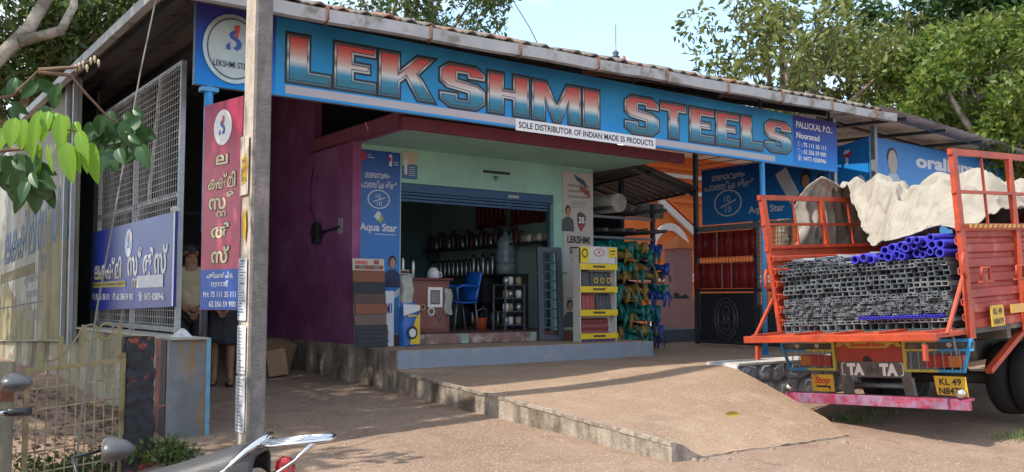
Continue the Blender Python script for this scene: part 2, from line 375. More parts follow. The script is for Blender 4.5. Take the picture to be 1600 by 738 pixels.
# ================================================================== shop building
PURP = M('purple_paint', (.25, .06, .18), .75, var=.22, scale=3, bump=.12, col2=(.32, .12, .23), cov=.42, sharp=.2)
MINT = M('mint_paint', (.33, .60, .50), .8, var=.1, scale=2.5, bump=.1, col2=(.28, .50, .43), cov=.4, sharp=.25)
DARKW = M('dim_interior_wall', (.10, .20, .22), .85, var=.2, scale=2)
MAROON = M('maroon_trim', (.22, .055, .085), .7, var=.18, scale=5, bump=.1)
sh = thing('shop_building', 'steel shop with purple side wall, mint front and long hipped sheet roof', 'building', (7.4, 12.5, .4))
wy = 10.7
b = MB(); b.box(5.3, 5.42, 10.55, 11.75, .83, 3.5); b.box(5.3, 5.42, 11.75, 16, .83, 4.7); b.build('side_wall', PURP, sh)
b = MB(); b.box(5.27, 5.42, 10.53, 16, .2, .83); b.build('plinth', STAIN, sh)
b = MB(); b.box(5.42, 6.09, wy, wy + .15, .80, 3.41); b.box(8.71, 9.5, wy, wy + .15, .80, 3.41); b.box(6.09, 8.71, wy, wy + .15, 2.95, 3.41); b.build('front_wall', MINT, sh)
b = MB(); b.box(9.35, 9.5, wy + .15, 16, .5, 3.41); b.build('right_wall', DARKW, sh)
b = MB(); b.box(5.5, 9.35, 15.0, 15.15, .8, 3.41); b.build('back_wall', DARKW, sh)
b = MB(); b.box(9.2, 9.35, wy + .152, 15, .9, 3.41); b.build('inner_lining', M('inner_mint', (.30, .48, .45), .8, var=.15, scale=2), sh)
b = MB(); b.box(5.42, 9.35, 10.5, 15, .795, .93); b.build('shop_floor', M('shop_floor_tile', (.20, .10, .085), .4, var=.3, scale=5), sh)
b = MB()
b.box(5.32, 9.75, 9.25, 15.0, 3.41, 3.50); b.build('porch_slab', MINT, sh)
b = MB(); b.box(5.25, 9.92, 9.17, 9.25, 3.36, 3.50); b.box(5.22, 5.31, 9.25, 11.75, 3.40, 3.56); b.build('slab_edge', MAROON, sh)
b = MB(); b.box(5.33, 5.42, 9.26, 10.54, 3.40, 3.409); b.build('soffit_strip', PURP, sh)
# marble pieces facing the step
MARB = [M('pink_marble', (.26, .15, .13), .35, var=.45, scale=9, col2=(.42, .33, .29), cov=.4), M('red_marble', (.19, .075, .06), .35, var=.4, scale=9), M('green_marble', (.30, .40, .34), .35, var=.35, scale=8)]
x = 5.44
while x < 8.9:
    wd = rnd.choice([.42, .55, .62, .12]); b = MB(); b.box(x, min(x + wd, 9.0), 10.478, 10.5, .80, .927)
    b.build('marble_piece', MARB[2] if wd == .12 else MARB[0] if x < 7.6 else MARB[1], sh); x += wd + .004
# rolling shutter rolled up over the opening
rs = thing('rolling_shutter', 'dark blue rolling shutter rolled up over the shop opening', 'shutter', (7.4, 10.85, 2.7))
SHB = M('shutter_blue', (.028, .085, .19), .45, var=.25, scale=8, metal=.2)
b = MB(); b.box(6.095, 8.705, 10.72, 10.98, 2.835, 2.945); b.build('housing', SHB, rs)
for i in range(3): b = MB(); b.box(6.12, 8.68, 10.765 + .004 * i, 10.80, 2.80 - .045 * i, 2.832 - .045 * i); b.build('slat', SHB, rs)
b = MB(); b.tube([(6.11, 10.80, .932), (6.11, 10.80, 2.83)], .025, 6); b.build('guide', SHB, rs); b = MB(); b.tube([(8.69, 10.80, .932), (8.69, 10.80, 2.83)], .025, 6); b.build('guide', SHB, rs)
b = MB(); b.box(7.86, 8.06, 10.70, 10.718, 2.86, 2.90); b.build('lock', M('worn_steel', (.3, .3, .3), .4, .8, var=.3, scale=20), rs)

# ---------------------------------------------------------------- roof: hipped, sheet below, clay tiles showing along the eave
def eave_z(x): return 4.17 + (x - 3.3) * .0165
PT = .285
def roof_z(x, y): return eave_z(x) + PT * min(y - 8.15, (x - 2.3) * 1.0 + .02)
SHEET = M('grey_roof_sheet', (.20, .185, .175), .6, metal=.3, var=.3, scale=4, col2=(.12, .09, .07), cov=.35)
STEELD = M('dark_steel', (.07, .08, .095), .5, metal=.4, var=.25, scale=12)
STEELG = M('grey_steel', (.24, .26, .28), .45, metal=.5, var=.25, scale=12)
def corr(fn, n, m, rib=.02, per=6):
    return lambda u, v: fn(u, v) + Vector((0, 0, rib * (abs(((u * n / per) % 1) - .5) * 2)))
ro = MB()
rf = lambda u, v: Vector((2.3 + u * 11.3, 8.15 + v * 5.9 * 1, 0))
def front(u, v):
    x = 2.3 + u * 11.3; y = 8.15 + v * min(6.5, (x - 2.3) + .001); return Vector((x, y, eave_z(x) + PT * (y - 8.15) + .012 * math.cos(x * 2 * math.pi / .18)))
def left(u, v):
    y = 8.15 + u * 8; x = 2.3 + v * min(6.5, (y - 8.15) + .001); return Vector((x, y, eave_z(2.3) + PT * (x - 2.3) + .012 * math.cos(y * 2 * math.pi / .18)))
ro.grid(front, 380, 12); ro.grid(left, 280, 12)
roof = ro.build('roof_sheet', SHEET, sh, fix=False)
for k in range(7):
    y = 8.35 + k * .95; x0 = 2.3 + (y - 8.15) + .05; b = MB(); b.bar((x0, y, roof_z(x0, y) - .075), (13.5, y, roof_z(13.5, y) - .055), .05, .06); b.build('purlin', STEELD, sh)
    x = 2.45 + k * .95; y0_ = 8.15 + (x - 2.3) + .05; b = MB(); b.bar((x, y0_, roof_z(x, y0_) - .075), (x, 16.1, roof_z(x, 16) - .055), .05, .06); b.build('purlin', STEELD, sh)
for x in (2.75, 5.15, 7.6, 10.2, 12.75):
    b = MB(); b.bar((x, 8.72, roof_z(x, 8.72) - .13), (x, 8.15 + 6.2, eave_z(x) + PT * min(6.2, x - 2.3) - .15 if x > 8.5 else roof_z(x, 14) - .15), .06, .09); b.build('rafter', STEELD, sh)
b = MB(); b.bar((2.9, 8.76, 4.24), (8.5, 14.3, 5.8), .07, .09); b.build('hip_rafter', STEELD, sh)
# gutter with brackets
gu = MB(); prof = [(0, .055), (.005, -.055), (.04, -.07), (.09, -.06), (.105, .05), (.112, .05), (.098, -.07), (.04, -.08), (-.005, -.065), (-.008, .055)]
GUT = M('gutter_metal', (.42, .42, .42), .5, metal=.3, var=.2, scale=5, col2=(.24, .22, .19), cov=.38, streak=.0)
gx = [2.3 + i * (13.62 - 2.3) / 30 for i in range(31)]; vs_ = []; n = len(prof)
for i, x in enumerate(gx):
    sag = .006 * math.sin(i * 1.3); vs_ += [(x, 8.14 - p, eave_z(x) - .045 + q + sag) for p, q in prof]
gu.add(vs_, [(i * n + j, i * n + (j + 1) % n, (i + 1) * n + (j + 1) % n, (i + 1) * n + j) for i in range(30) for j in range(n)])
gut = gu.build('gutter', GUT, sh)
lg = MB(); lg.box(2.215, 2.295, 8.03, 16.2, 4.07, 4.17); lg.build('side_gutter', GUT, sh)
RUST = M('rusty_iron', (.22, .085, .04), .8, var=.4, scale=20, metal=.2)
for k in range(9):
    x = 3.75 + k * 1.16; e = eave_z(x) - .045; b = MB()
    b.tube([(x, 8.15, e + .07), (x, 8.02, e + .062), (x, 8.015, e - .06), (x, 8.09, e - .095), (x, 8.14, e - .06)], .011, 6); b.build('bracket', RUST, gut)
TILE = [M('clay_tile', (.34, .16, .10), .85, var=.35, scale=10, col2=(.16, .13, .10), cov=.5), M('weathered_tile', (.19, .16, .13), .9, var=.35, scale=10, col2=(.27, .24, .18), cov=.4)]
tm = MB(); tm.grid(lambda u, v: Vector(((u - .5) * .25, v * .42, .02 * math.cos((u - .5) * 9) + v * .012)), 6, 1); tm = tm
tiles = []
for k in range(2):
    o = tm.build('tile', TILE[k], sh, local=True, solid=.014); tiles.append(o.data); bpy.data.objects.remove(o)
for r_ in range(2):
    for i in range(42):
        x = 2.95 + i * .252
        if r_ * .4 + 8.12 > 8.15 + (x - 2.3): continue
        y = 8.11 + r_ * .37 + rnd.uniform(-.03, .02)
        o = share('tile', tiles[0 if rnd.random() < .22 else 1], sh, Vector((x, y, roof_z(x, max(y, 8.15)) + .045 + r_ * .012 + rnd.uniform(-.004, .012))) - sh.location, (math.atan(PT) + rnd.uniform(-.03, .03), rnd.uniform(-.03, .03), rnd.uniform(-.05, .05)))
        md = o.modifiers.new('solidify', 'SOLIDIFY'); md.thickness = .014
# soffit board behind the sign, back wall of the passage and its added light-blocking side sheet
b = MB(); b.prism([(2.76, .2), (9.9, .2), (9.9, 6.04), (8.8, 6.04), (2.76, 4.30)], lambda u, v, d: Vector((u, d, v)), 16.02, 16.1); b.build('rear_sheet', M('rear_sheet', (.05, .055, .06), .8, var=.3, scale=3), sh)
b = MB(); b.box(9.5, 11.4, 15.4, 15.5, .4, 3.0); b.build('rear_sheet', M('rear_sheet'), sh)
b = MB(); b.box(2.72, 2.76, 12.75, 16, 1.05, 4.1); b.build('side_sheet', M('rear_sheet'), sh)  # added to keep light out of the passage from the left

b = MB(); b.box(5.32, 9.9, 12.4, 12.45, 3.502, 5.35); b.build('upper_dark_fill', M('rear_sheet'), sh)  # near-black sheet put in to stand for the darkness under the roof
b = MB(); b.box(9.9, 13.3, 14.2, 14.25, 3.9, 5.7); b.build('upper_dark_fill', M('rear_sheet'), sh)

# broken concrete at the ramp's foot
for k in range(26):
    x = rnd.choice([XR + abs(rnd.gauss(0, .35)), rnd.uniform(XR, XR + 2.6)]); y = 5.10 + .09 * (x - XR) + rnd.gauss(-.03, .06); r_ = rnd.uniform(.012, .045); b = MB()
    P = [(x + r_ * rnd.uniform(.6, 1.2) * math.cos(a * 1.047), y + r_ * rnd.uniform(.6, 1.2) * math.sin(a * 1.047)) for a in range(6)]; z0 = ground_h(x, y) - .01
    b.add([(p[0], p[1], z0) for p in P] + [(x + (p[0] - x) * .7, y + (p[1] - y) * .7, z0 + r_ * .7 * rnd.uniform(.6, 1.1)) for p in P], [(i, (i + 1) % 6, 6 + (i + 1) % 6, 6 + i) for i in range(6)] + [tuple(range(6, 12))])
    tag(b.build('concrete_chip', STAIN), 'broken concrete chip lying along the foot of the ramp', 'rubble', 'chips at the foot of the ramp')
# ================================================================== main signboard
WHITE = M('white_print', (.80, .80, .80), .5, var=.04); BLACK = M('black_print', (.015, .015, .018), .5, var=.05); RED = M('red_print', (.55, .03, .03), .5, var=.05)
BLUEPOST = M('sky_blue_paint', (.07, .33, .66), .45, var=.15, scale=10)
SIGN_BLUE = M('sign_blue_print', (.02, .2, .5), .5, spec=.3, var=.10, scale=2.2, col2=(.03, .30, .60), cov=.45, sharp=.3, scale2=.9,
              gradient=[(0, (.005, .28, .80)), (.45, (.012, .24, .52)), (.8, (.015, .19, .42)), (1, (.02, .13, .36))])
SIGN_NAVY = M('sign_navy_print', (.02, .05, .3), .5, spec=.3, var=.08, scale=2, gradient=[(0, (.005, .24, .70)), (.5, (.01, .085, .42)), (1, (.045, .035, .26))])
sg = thing('main_signboard', 'long blue shop signboard with red and white capitals hung under the roof eave', 'signboard', (7.7, 8.6, 3.4))
SF = Face((0, 8.58, 0), (1, 0, 0), (0, 0, 1), sg)
b = MB(); b.box(2.67, 12.79, 8.585, 8.64, 3.40, 4.19); b.build('panel', M('sign_edge', (.12, .2, .3), .5), sg)
SF.rect('printed_face', 3.46, 3.405, 11.66, 4.186, SIGN_BLUE, 0); SF.rect('printed_face', 2.675, 3.405, 3.46, 4.186, SIGN_NAVY, 0); SF.rect('printed_face', 11.66, 3.405, 12.785, 4.186, SIGN_NAVY, 0)
SF.rect('grey_band', 3.56, 3.43, 11.22, 3.515, M('grey_band', (.44, .42, .45), .5, var=.06), .003)
LET = {
 'L': [(0, 0), (1, 0), (1, .27), (.52, .27), (.52, 1), (0, 1)],
 'E': [(0, 0), (1, 0), (1, .26), (.48, .26), (.48, .4), (.86, .4), (.86, .62), (.48, .62), (.48, .76), (1, .76), (1, 1), (0, 1)],
 'K': [(0, 0), (.37, 0), (.37, .34), (.46, .44), (.66, 0), (1, 0), (.70, .58), (1, 1), (.66, 1), (.37, .64), (.37, 1), (0, 1)],
 'S': [(.22, 0), (.80, 0), (1, .16), (1, .46), (.84, .60), (.40, .66), (.40, .77), (.60, .77), (.60, .68), (1, .68), (1, .84), (.80, 1), (.20, 1), (0, .84), (0, .55), (.16, .42), (.60, .36), (.60, .22), (.40, .22), (.40, .34), (0, .34), (0, .16)],
 'H': [(0, 0), (.40, 0), (.40, .38), (.60, .38), (.60, 0), (1, 0), (1, 1), (.60, 1), (.60, .62), (.40, .62), (.40, 1), (0, 1)],
 'M': [(0, 0), (.27, 0), (.27, .52), (.42, 0), (.58, 0), (.73, .52), (.73, 0), (1, 0), (1, 1), (.70, 1), (.50, .46), (.30, 1), (0, 1)],
 'I': [(0, 0), (1, 0), (1, 1), (0, 1)],
 'T': [(.30, 0), (.70, 0), (.70, .74), (1, .74), (1, 1), (0, 1), (0, .74), (.30, .74)]}
FILL = M('letter_fill', (.5, .5, .5), .4, var=.05, gradient=[(.10, (.012, .16, .24)), (.28, (.02, .26, .42)), (.44, (.66, .68, .66)), (.60, (.60, .36, .30)), (.85, (.62, .11, .09)), (1, (.58, .06, .06))])
SILV = M('letter_silver', (.5, .5, .5), .35, var=.05, gradient=[(0, (.03, .10, .15)), (.2, (.12, .22, .28)), (.4, (.62, .66, .68)), (.55, (.12, .15, .18)), (.75, (.60, .62, .62)), (1, (.05, .05, .06))])
for ch, a0, a1, z0, z1 in [('L', 3.565, 4.055, 3.545, 4.05), ('E', 4.078, 4.572, 3.545, 4.05), ('K', 4.592, 5.319, 3.545, 4.05), ('S', 5.352, 5.976, 3.53, 4.045), ('H', 5.998, 6.612, 3.535, 4.035),
                   ('M', 6.646, 7.425, 3.53, 4.03), ('I', 7.444, 7.737, 3.53, 4.03), ('S', 8.159, 8.792, 3.53, 4.05), ('T', 8.807, 9.324, 3.54, 4.04), ('E', 9.371, 9.885, 3.545, 4.04),
                   ('E', 9.908, 10.42, 3.55, 4.045), ('L', 10.44, 10.938, 3.555, 4.05), ('S', 10.981, 11.621, 3.56, 4.055)]:
    P = [(a0 + u * (a1 - a0), z0 + v * (z1 - z0)) for u, v in LET[ch]]; sub = 1 if ch == 'S' else 1
    base = SF.poly('letter', offset_poly(P, -.012), BLACK, .004)
    SF.poly('silver_rim', offset_poly(P, .010), SILV, .0065, base); SF.poly('inner_line', offset_poly(P, .030), BLACK, .008, base); SF.poly('colour_fill', offset_poly(P, .037), FILL, .0095, base)
SF.rect('label_strip', 6.41, 3.375, 8.72, 3.515, WHITE, .006)
SF.text('lettering', 'SOLE DISTRIBUTOR OF INDIAN MADE SS PRODUCTS', 7.565, 3.41, .075, BLACK, .009, align='CENTER', w=2.22, bold=.016)
SF.text('lettering', 'PALLICKAL P.O..', 11.74, 4.005, .10, WHITE, .006, w=.92, bold=.014)
SF.text('lettering', 'Nooranad', 11.74, 3.845, .095, WHITE, .006, w=.58, bold=.02)
for i, (ic, tx) in enumerate([('✆', '75 111 35 111'), ('✆', '62 356 59 900'), ('☎', '0473 4288946')]):
    SF.text('icon', ic, 11.76, 3.72 - i * .105, .066, WHITE, .006, sx=.8, bold=.01); SF.text('lettering', ': ' + tx, 11.86, 3.72 - i * .105, .066, WHITE, .006, w=.62, bold=.02)
# round logo disc on the sign's end
def monogram(Fc, u, v, r_, parent, d=.012, blue=None):
    blue = blue or M('logo_blue', (.02, .08, .36), .4, var=.03)
    P = [(.30, .62), (-.12, .62), (-.38, .40), (-.32, .12), (.02, -.06), (.14, -.22), (.02, -.42), (-.14, -.50), (.12, -.66), (.38, -.48), (.44, -.16), (.30, .06), (-.02, .22), (-.08, .36), (.06, .46), (.16, .46)]
    Fc.poly('logo_mark', [(u + a * r_ * .8, v + c * r_ * .8 + .1 * r_) for a, c in P], blue, d, parent)
    Fc.poly('logo_mark', [(u - .04 * r_, v + .86 * r_), (u + .02 * r_, v + .22 * r_), (u + .14 * r_, v + .22 * r_), (u + .24 * r_, v + .88 * r_)], M('logo_red', (.55, .06, .05), .4, var=.03), d + .002, parent)
    Fc.poly('logo_mark', [(u - .42 * r_, v - .42 * r_), (u - .22 * r_, v - .42 * r_), (u - .26 * r_, v - .02 * r_), (u - .46 * r_, v - .22 * r_)], blue, d, parent)
dk = SF.ellipse('logo_disc', 3.03, 3.785, .295, .335, M('logo_rim', (.42, .50, .50), .3, var=.2, scale=6, metal=.3), .02, thick=.018, n=40)
SF.ellipse('disc_face', 3.03, 3.785, .255, .292, M('disc_face', (.36, .50, .54), .35, var=.18, scale=4, col2=(.50, .56, .55), cov=.5, sharp=.2), .023, dk, n=40)
SF.ellipse('disc_ring', 3.03, 3.785, .258, .296, M('disc_ring', (.05, .08, .10), .35), .025, dk, n=40, inner=.955)
monogram(SF, 3.04, 3.85, .19, dk, .027)
SF.text('lettering', 'LEKSHMI STEELS', 3.035, 3.60, .06, BLACK, .027, dk, align='CENTER', w=.40, bold=.012)
# frame rods to the roof
for x in (3.2, 5.8, 8.4, 11.0, 12.7):
    b = MB(); b.bar((x, 8.66, 3.42), (x, 8.66, roof_z(x, 8.66) - .03), .03); b.build('hanger', STEELD, sg)

bp = thing('blue_post', 'slim sky blue steel post under the right half of the signboard', 'post', (10.97, 8.6, .585))
b = MB(); b.tube([(10.97, 8.62, .587), (10.97, 8.62, 3.402)], .038, 14); b.build('shaft', BLUEPOST, bp); b = MB(); b.box(10.89, 11.05, 8.54, 8.70, .586, .60); b.build('base_plate', BLUEPOST, bp)
bp = thing('blue_post', 'blue post with black lower half carrying the red blade sign', 'post', (2.82, 8.56, ground_h(2.82, 8.56)))
b = MB(); b.tube([(2.82, 8.62, 2.02), (2.82, 8.62, 3.44)], .042, 14); b.build('shaft', BLUEPOST, bp); b = MB(); b.tube([(2.82, 8.62, ground_h(2.82, 8.62) - .02), (2.82, 8.62, 2.03)], .036, 14); b.build('lower_shaft', BLACK, bp)
b = MB(); b.bar((2.74, 8.62, 3.37), (2.90, 8.62, 3.37), .10, .04); b.build('bracket', BLUEPOST, bp)

# ---------------------------------------------------------------- red blade sign
rd = thing('red_blade_sign', 'tall narrow red sign with yellow Malayalam letters and blue foot on the blue post', 'sign', (2.78, 8.1, 1.3))
RB = Face((2.72, 8.42, 0), (.2, -.98, 0), (0, 0, 1), rd)
REDS = M('red_sign_print', (.4, .03, .05), .4, var=.1, scale=3, gradient=[(0, (.42, .06, .10)), (.5, (.55, .10, .14)), (.8, (.36, .015, .05)), (1, (.30, .01, .05))])
RB.rect('panel', .0, 1.30, .65, 3.17, M('red_edge', (.3, .06, .07), .5), 0, thick=.03)
RB.rect('red_field', .004, 1.66, .646, 3.166, REDS, .003); RB.rect('blue_field', .004, 1.304, .646, 1.66, M('blue_field', (.015, .09, .42), .4, var=.08), .0035)
RB.ellipse('logo_disc', .33, 2.93, .15, .16, WHITE, .006); monogram(RB, .33, 2.92, .13, rd, .009)
CREAM = M('cream_print', (.72, .64, .40), .5, var=.05)
for tx, v, h, w_ in (('ല', 2.60, .105, .20), ('ക്ഷ്മി', 2.385, .115, .46), ('സ്റ്റീ', 2.20, .125, .42), ('ൽ', 1.945, .115, .32), ('സ്', 1.72, .125, .30)):
    RB.text('lettering', tx, .33, v, h, BLACK, .005, align='CENTER', w=w_ + .03, bold=.06); RB.text('lettering', tx, .33, v, h, CREAM, .0075, align='CENTER', w=w_, bold=.03)
RB.text('lettering', 'പള്ളിക്കൽ പി.ഒ,', .33, 1.585, .045, WHITE, .006, align='CENTER', w=.44, bold=.02); RB.text('lettering', 'നൂറനാട്', .33, 1.51, .045, WHITE, .006, align='CENTER', w=.28, bold=.02)
RB.text('lettering', 'PH: 75 111 35 111', .33, 1.415, .05, WHITE, .006, align='CENTER', w=.54, bold=.02); RB.text('lettering', '62 356 59 900', .38, 1.33, .05, WHITE, .006, align='CENTER', w=.44, bold=.02)

# ---------------------------------------------------------------- left boundary: wall, wire mesh panel, boards
lw = thing('boundary_wall', 'low stained concrete wall under the wire mesh panel with blue and grey painted end', 'wall', (2.6, 10, 0))
b = MB(); b.box(2.46, 2.74, 8.62, 12.65, -.1, 1.04); b.build('wall', MOSS, lw)
b = MB(); b.add([(2.46, 12.65, -.3), (2.74, 12.65, -.3), (2.46, 12.65, .97), (2.74, 12.65, .97), (2.46, 21, -.3), (2.74, 21, -.3), (2.46, 21, .74), (2.74, 21, .74)],
      [(0, 2, 3, 1), (4, 5, 7, 6), (0, 1, 5, 4), (2, 6, 7, 3), (0, 4, 6, 2), (1, 3, 7, 5)]); b.build('wall', MOSS, lw)
PEEL = M('peeling_grey_paint', (.18, .19, .20), .8, var=.3, scale=5, bump=.25, col2=(.25, .17, .10), cov=.36, sharp=.05, streak=.4, scale2=2.2)
b = MB(); b.box(2.42, 2.745, 8.30, 8.62, -.1, 1.05); b.build('end_pier', PEEL, lw)
b = MB(); b.box(2.41, 2.42, 8.36, 8.66, -.05, 1.035); b.build('painted_band', M('red_black_wear', (.04, .04, .045), .8, var=.3, scale=6, col2=(.26, .07, .04), cov=.42, sharp=.05, streak=.6, scale2=3), lw)
b = MB(); b.box(2.745, 2.785, 8.295, 8.625, -.05, 1.05); b.build('blue_edge', M('pale_blue_paint', (.13, .30, .42), .6, var=.25, scale=8), lw)
b = MB(); b.box(2.425, 2.75, 8.26, 12.66, 1.04, 1.055); b.build('coping', M('cement_cap', (.40, .36, .30), .9, var=.25, scale=8), lw)
mp_ = thing('wire_mesh_panel', 'galvanised square wire mesh panel in steel frame standing on the low wall', 'fence', (2.73, 10.8, 1.05))
GALV = M('galvanised', (.36, .37, .38), .45, metal=.6, var=.2, scale=15); WIRE = M('mesh_wire', (.30, .29, .27), .55, metal=.4, var=.2, scale=30)
for y in (9.12, 10.78, 12.46): b = MB(); b.bar((2.73, y, 1.056), (2.73, y, 3.74), .05); b.build('upright', GALV, mp_)
for z_ in (1.10, 2.42, 3.72): b = MB(); b.bar((2.73, 9.12, z_), (2.73, 12.46, z_), .045); b.build('rail', GALV, mp_)
for a, c in (((2.72, 10.2, 2.44), (2.72, 9.85, 3.70)), ((2.72, 11.2, 1.12), (2.72, 10.5, 2.42))): b = MB(); b.bar(a, c, .03); b.build('brace', GALV, mp_)
def wires(fn, u0, u1, v0, v1, step, r_=.003):
    w = MB(); u = u0
    while u <= u1: w.bar(fn(u, v0), fn(u, v1), r_ * 2); u += step
    v = v0
    while v <= v1: w.bar(fn(u0, v), fn(u1, v), r_ * 2); v += step
    return w
wo_ = wires(lambda u, v: Vector((2.70 + .006 * math.sin(u * 9 + v * 7), u, v)), 9.13, 12.45, 1.08, 3.72, .068).build('wire_mesh', WIRE, mp_); wo_['kind'] = 'stuff'
kn = MB(); kn.lathe([(.005, -.03), (.045, -.02), (.055, .01), (.03, .035), (.004, .04)], Matrix.Translation((2.66, 9.02, 2.25)), 10); kn.build('rope_knot', M('rope_white', (.6, .58, .52), .9, var=.2, scale=30, bump=.4), mp_)
tag(MB().grid(lambda u, v: Vector((2.6 + (u - .5) * .16, 8.55 + (v - .5) * .24, 1.055 + .055 * max(0, 1 - (2 * u - 1) ** 2) * max(0, 1 - (2 * v - 1) ** 2) * (1 + .5 * math.sin(9 * u + 5 * v)))), 10, 10).build('rag', M('white_rag', (.6, .6, .58), .95, var=.3, scale=20)), 'crumpled white rag on top of the low wall end', 'rag')

bb = thing('blue_board', 'dark blue shop board with white Malayalam name tied to the wire mesh panel', 'signboard', (2.65, 10.75, 1.25))
BF = Face((2.64, 12.43, 0), (0, -1, 0), (0, 0, 1), bb)
NAVY = M('navy_board', (.012, .022, .20), .3, var=.15, scale=1.2, col2=(.01, .03, .28), cov=.5, sharp=.3)
BF.poly('panel', [(.0, 1.25), (3.44, 1.325), (3.46, 2.235), (.03, 2.225)], NAVY, 0, thick=.03); BF.rect('edge_trim', 3.43, 1.33, 3.475, 2.24, WHITE, .004)
BF.ellipse('logo_disc', 1.80, 2.01, .15, .155, WHITE, .004); BF.ellipse('disc_face', 1.80, 2.01, .12, .125, M('pale_disc', (.55, .62, .75), .5), .006); monogram(BF, 1.81, 2.0, .11, bb, .009)
SILVT = M('silver_letter', (.5, .5, .5), .35, var=.05, gradient=[(0, (.40, .33, .08)), (.35, (.62, .60, .50)), (1, (.66, .67, .70))])
BF.text('lettering', 'ലക്ഷ്മി', .22, 1.64, .20, SILVT, .005, w=1.30, bold=.035); BF.text('lettering', 'സ്റ്റീൽസ്', 1.78, 1.66, .235, SILVT, .005, w=1.48, bold=.035)
BF.rect('gold_strip', .16, 1.535, 1.72, 1.60, M('gold_strip', (.42, .32, .05), .5, var=.15), .005); BF.text('lettering', 'SOLE DISTRIBUTOR OF INDIAN MADE SS PRODUCTS', .94, 1.553, .03, BLACK, .008, align='CENTER', w=1.46, bold=.01)
BF.rect('blank_patch', 2.18, 1.515, 3.14, 1.64, M('patch_white', (.62, .63, .66), .5, var=.08), .006)
for tx, u, w_ in (('✆: 75 111 35 111', .15, .86), ('✆: 62 356 59 900', 1.18, .88), ('☎: 0473 4288946', 2.26, .92)): BF.text('lettering', tx, u, 1.39, .07, WHITE, .006, w=w_, bold=.02)

ob = thing('old_white_hoarding', 'old white hoarding streaked with brown algae and faded blue Malayalam name', 'signboard', (2.4, 14.5, .9))
OF = Face((2.40, 19.0, 0), (0, -1, .036), (0, .036, 1), ob)
OLDW = M('algae_white', (.36, .37, .36), .7, var=.15, scale=2, bump=.05, col2=(.15, .13, .05), cov=.5, sharp=.22, streak=.4, scale2=.8)
OF.rect('panel', 0, .64, 6.9, 3.9, OLDW, 0, thick=.04)
OLDB = M('faded_blue', (.03, .09, .20), .6, var=.25, scale=3, gradient=[(0, (.03, .045, .07)), (.5, (.03, .085, .19)), (1, (.09, .15, .24))])
OF.text('lettering', 'ലക്ഷ്മി', 1.35, 1.95, .60, OLDB, .005, w=2.9, bold=.03); OF.text('lettering', 'സ്റ്റീൽസ്', 4.35, 1.97, .62, OLDB, .005, w=2.4, bold=.03)
OF.rect('brown_strip', 1.0, 1.62, 4.2, 1.78, M('brown_strip', (.14, .11, .05), .8, var=.3), .004); OF.rect('joint', 0, 1.18, 4.9, 1.205, BLACK, .004)
ALG = M('algae_brown', (.15, .125, .05), .85, var=.35, scale=2.5, col2=(.26, .235, .13), cov=.5, sharp=.15, streak=.6, scale2=1.6)
def ragged(u0, u1, v0, v1, n=14):
    top = [(u1 + (u0 - u1) * i / n, v1 + rnd.uniform(-.22, .16)) for i in range(n + 1)]; return [(u0, v0), (u1, v0)] + top
OF.poly('algae_stain', ragged(.1, 2.6, .66, 1.5), ALG, .003); OF.poly('algae_stain', ragged(2.6, 4.3, .66, 1.15), ALG, .003); OF.poly('algae_stain', ragged(4.5, 6.85, .66, 2.5), ALG, .003)
GREYL = M('faded_grey', (.20, .20, .20), .7, var=.2)
OF.text('lettering', 'പള്ളിക്കൽ പി.ഒ,', 3.3, 1.50, .16, GREYL, .004, w=1.6); OF.text('lettering', 'നൂറനാട്', 3.6, 1.28, .13, GREYL, .004, w=1.2); OF.text('lettering', '0473 4288', 3.6, .95, .15, GREYL, .004, w=1.2, bold=.01)
OF.text('lettering', 'SS', 6.2, 3.35, .28, GREYL, .004, w=.35, bold=.02)
for u in (6.45, 6.88): b = MB(); b.bar(OF.p(u, .60, .035), OF.p(u, 4.05, .035), .05); b.build('frame_post', GALV, ob)

# ---------------------------------------------------------------- little gate, its piers
GATEP = M('gate_khaki_paint', (.24, .20, .09), .7, var=.3, scale=10, col2=(.22, .11, .05), cov=.34, bump=.15)
pi_ = thing('gate_pier', 'narrow rough gate pier painted black with worn red bands', 'pier', (1.9, 7.3, ground_h(1.9, 7.3)))
b = MB(); nrow = 26
for k in range(nrow + 1):
    pass
def pier(u, v, w0=.105):
    a = u * 2 * math.pi; z_ = ground_h(1.9, 7.3) - .1 + v * 1.07; s_ = 1 / max(abs(math.cos(a)), abs(math.sin(a))) ** .8; k = w0 * s_ * (1 + .16 * fbm((math.cos(a), math.sin(a), z_ * 4), 2.2, 4) + .10 * max(0, 1 - 5 * abs(mnoise.noise(Vector((a * 1.3, z_ * 6, 2)))))) * (1.1 - .22 * v)
    return Vector((1.90 + k * math.cos(a), 7.30 + k * math.sin(a), z_))
b.grid(pier, 48, 80); b.lathe([(.001, 0), (.10, 0)], Matrix.Translation((1.9, 7.3, ground_h(1.9, 7.3) + .968)), 20)
b.build('shaft', M('black_red_pier', (.022, .022, .026), .8, var=.4, scale=10, bump=.8, bscale=14, col2=(.30, .06, .035), cov=.30, sharp=.05, scale2=3.6), pi_, fix=False)
gt = thing('garden_gate', 'small rusty khaki wire gate with scroll top beside the black pier', 'gate', (1.4, 7.2, .1))
A, B_ = Vector((1.13, 7.14, 0)), Vector((1.78, 7.24, 0)); D = (B_ - A)
gp = lambda u, z_: A + D * u + Vector((0, 0, z_ + .04 * u))
for u in (0, 1): b = MB(); b.bar(gp(u, .02), gp(u, .92 if u == 0 else .96), .034); b.build('stile', GATEP, gt)
for z_ in (.05, .905): b = MB(); b.bar(gp(0, z_), gp(1, z_), .03); b.build('rail', GATEP, gt)
gw = MB()
for k in range(1, 10): gw.bar(gp(k / 10, .05), gp(k / 10, .90), .007)
for k in range(1, 6): gw.bar(gp(0, .05 + k * .145), gp(1, .05 + k * .145), .009)
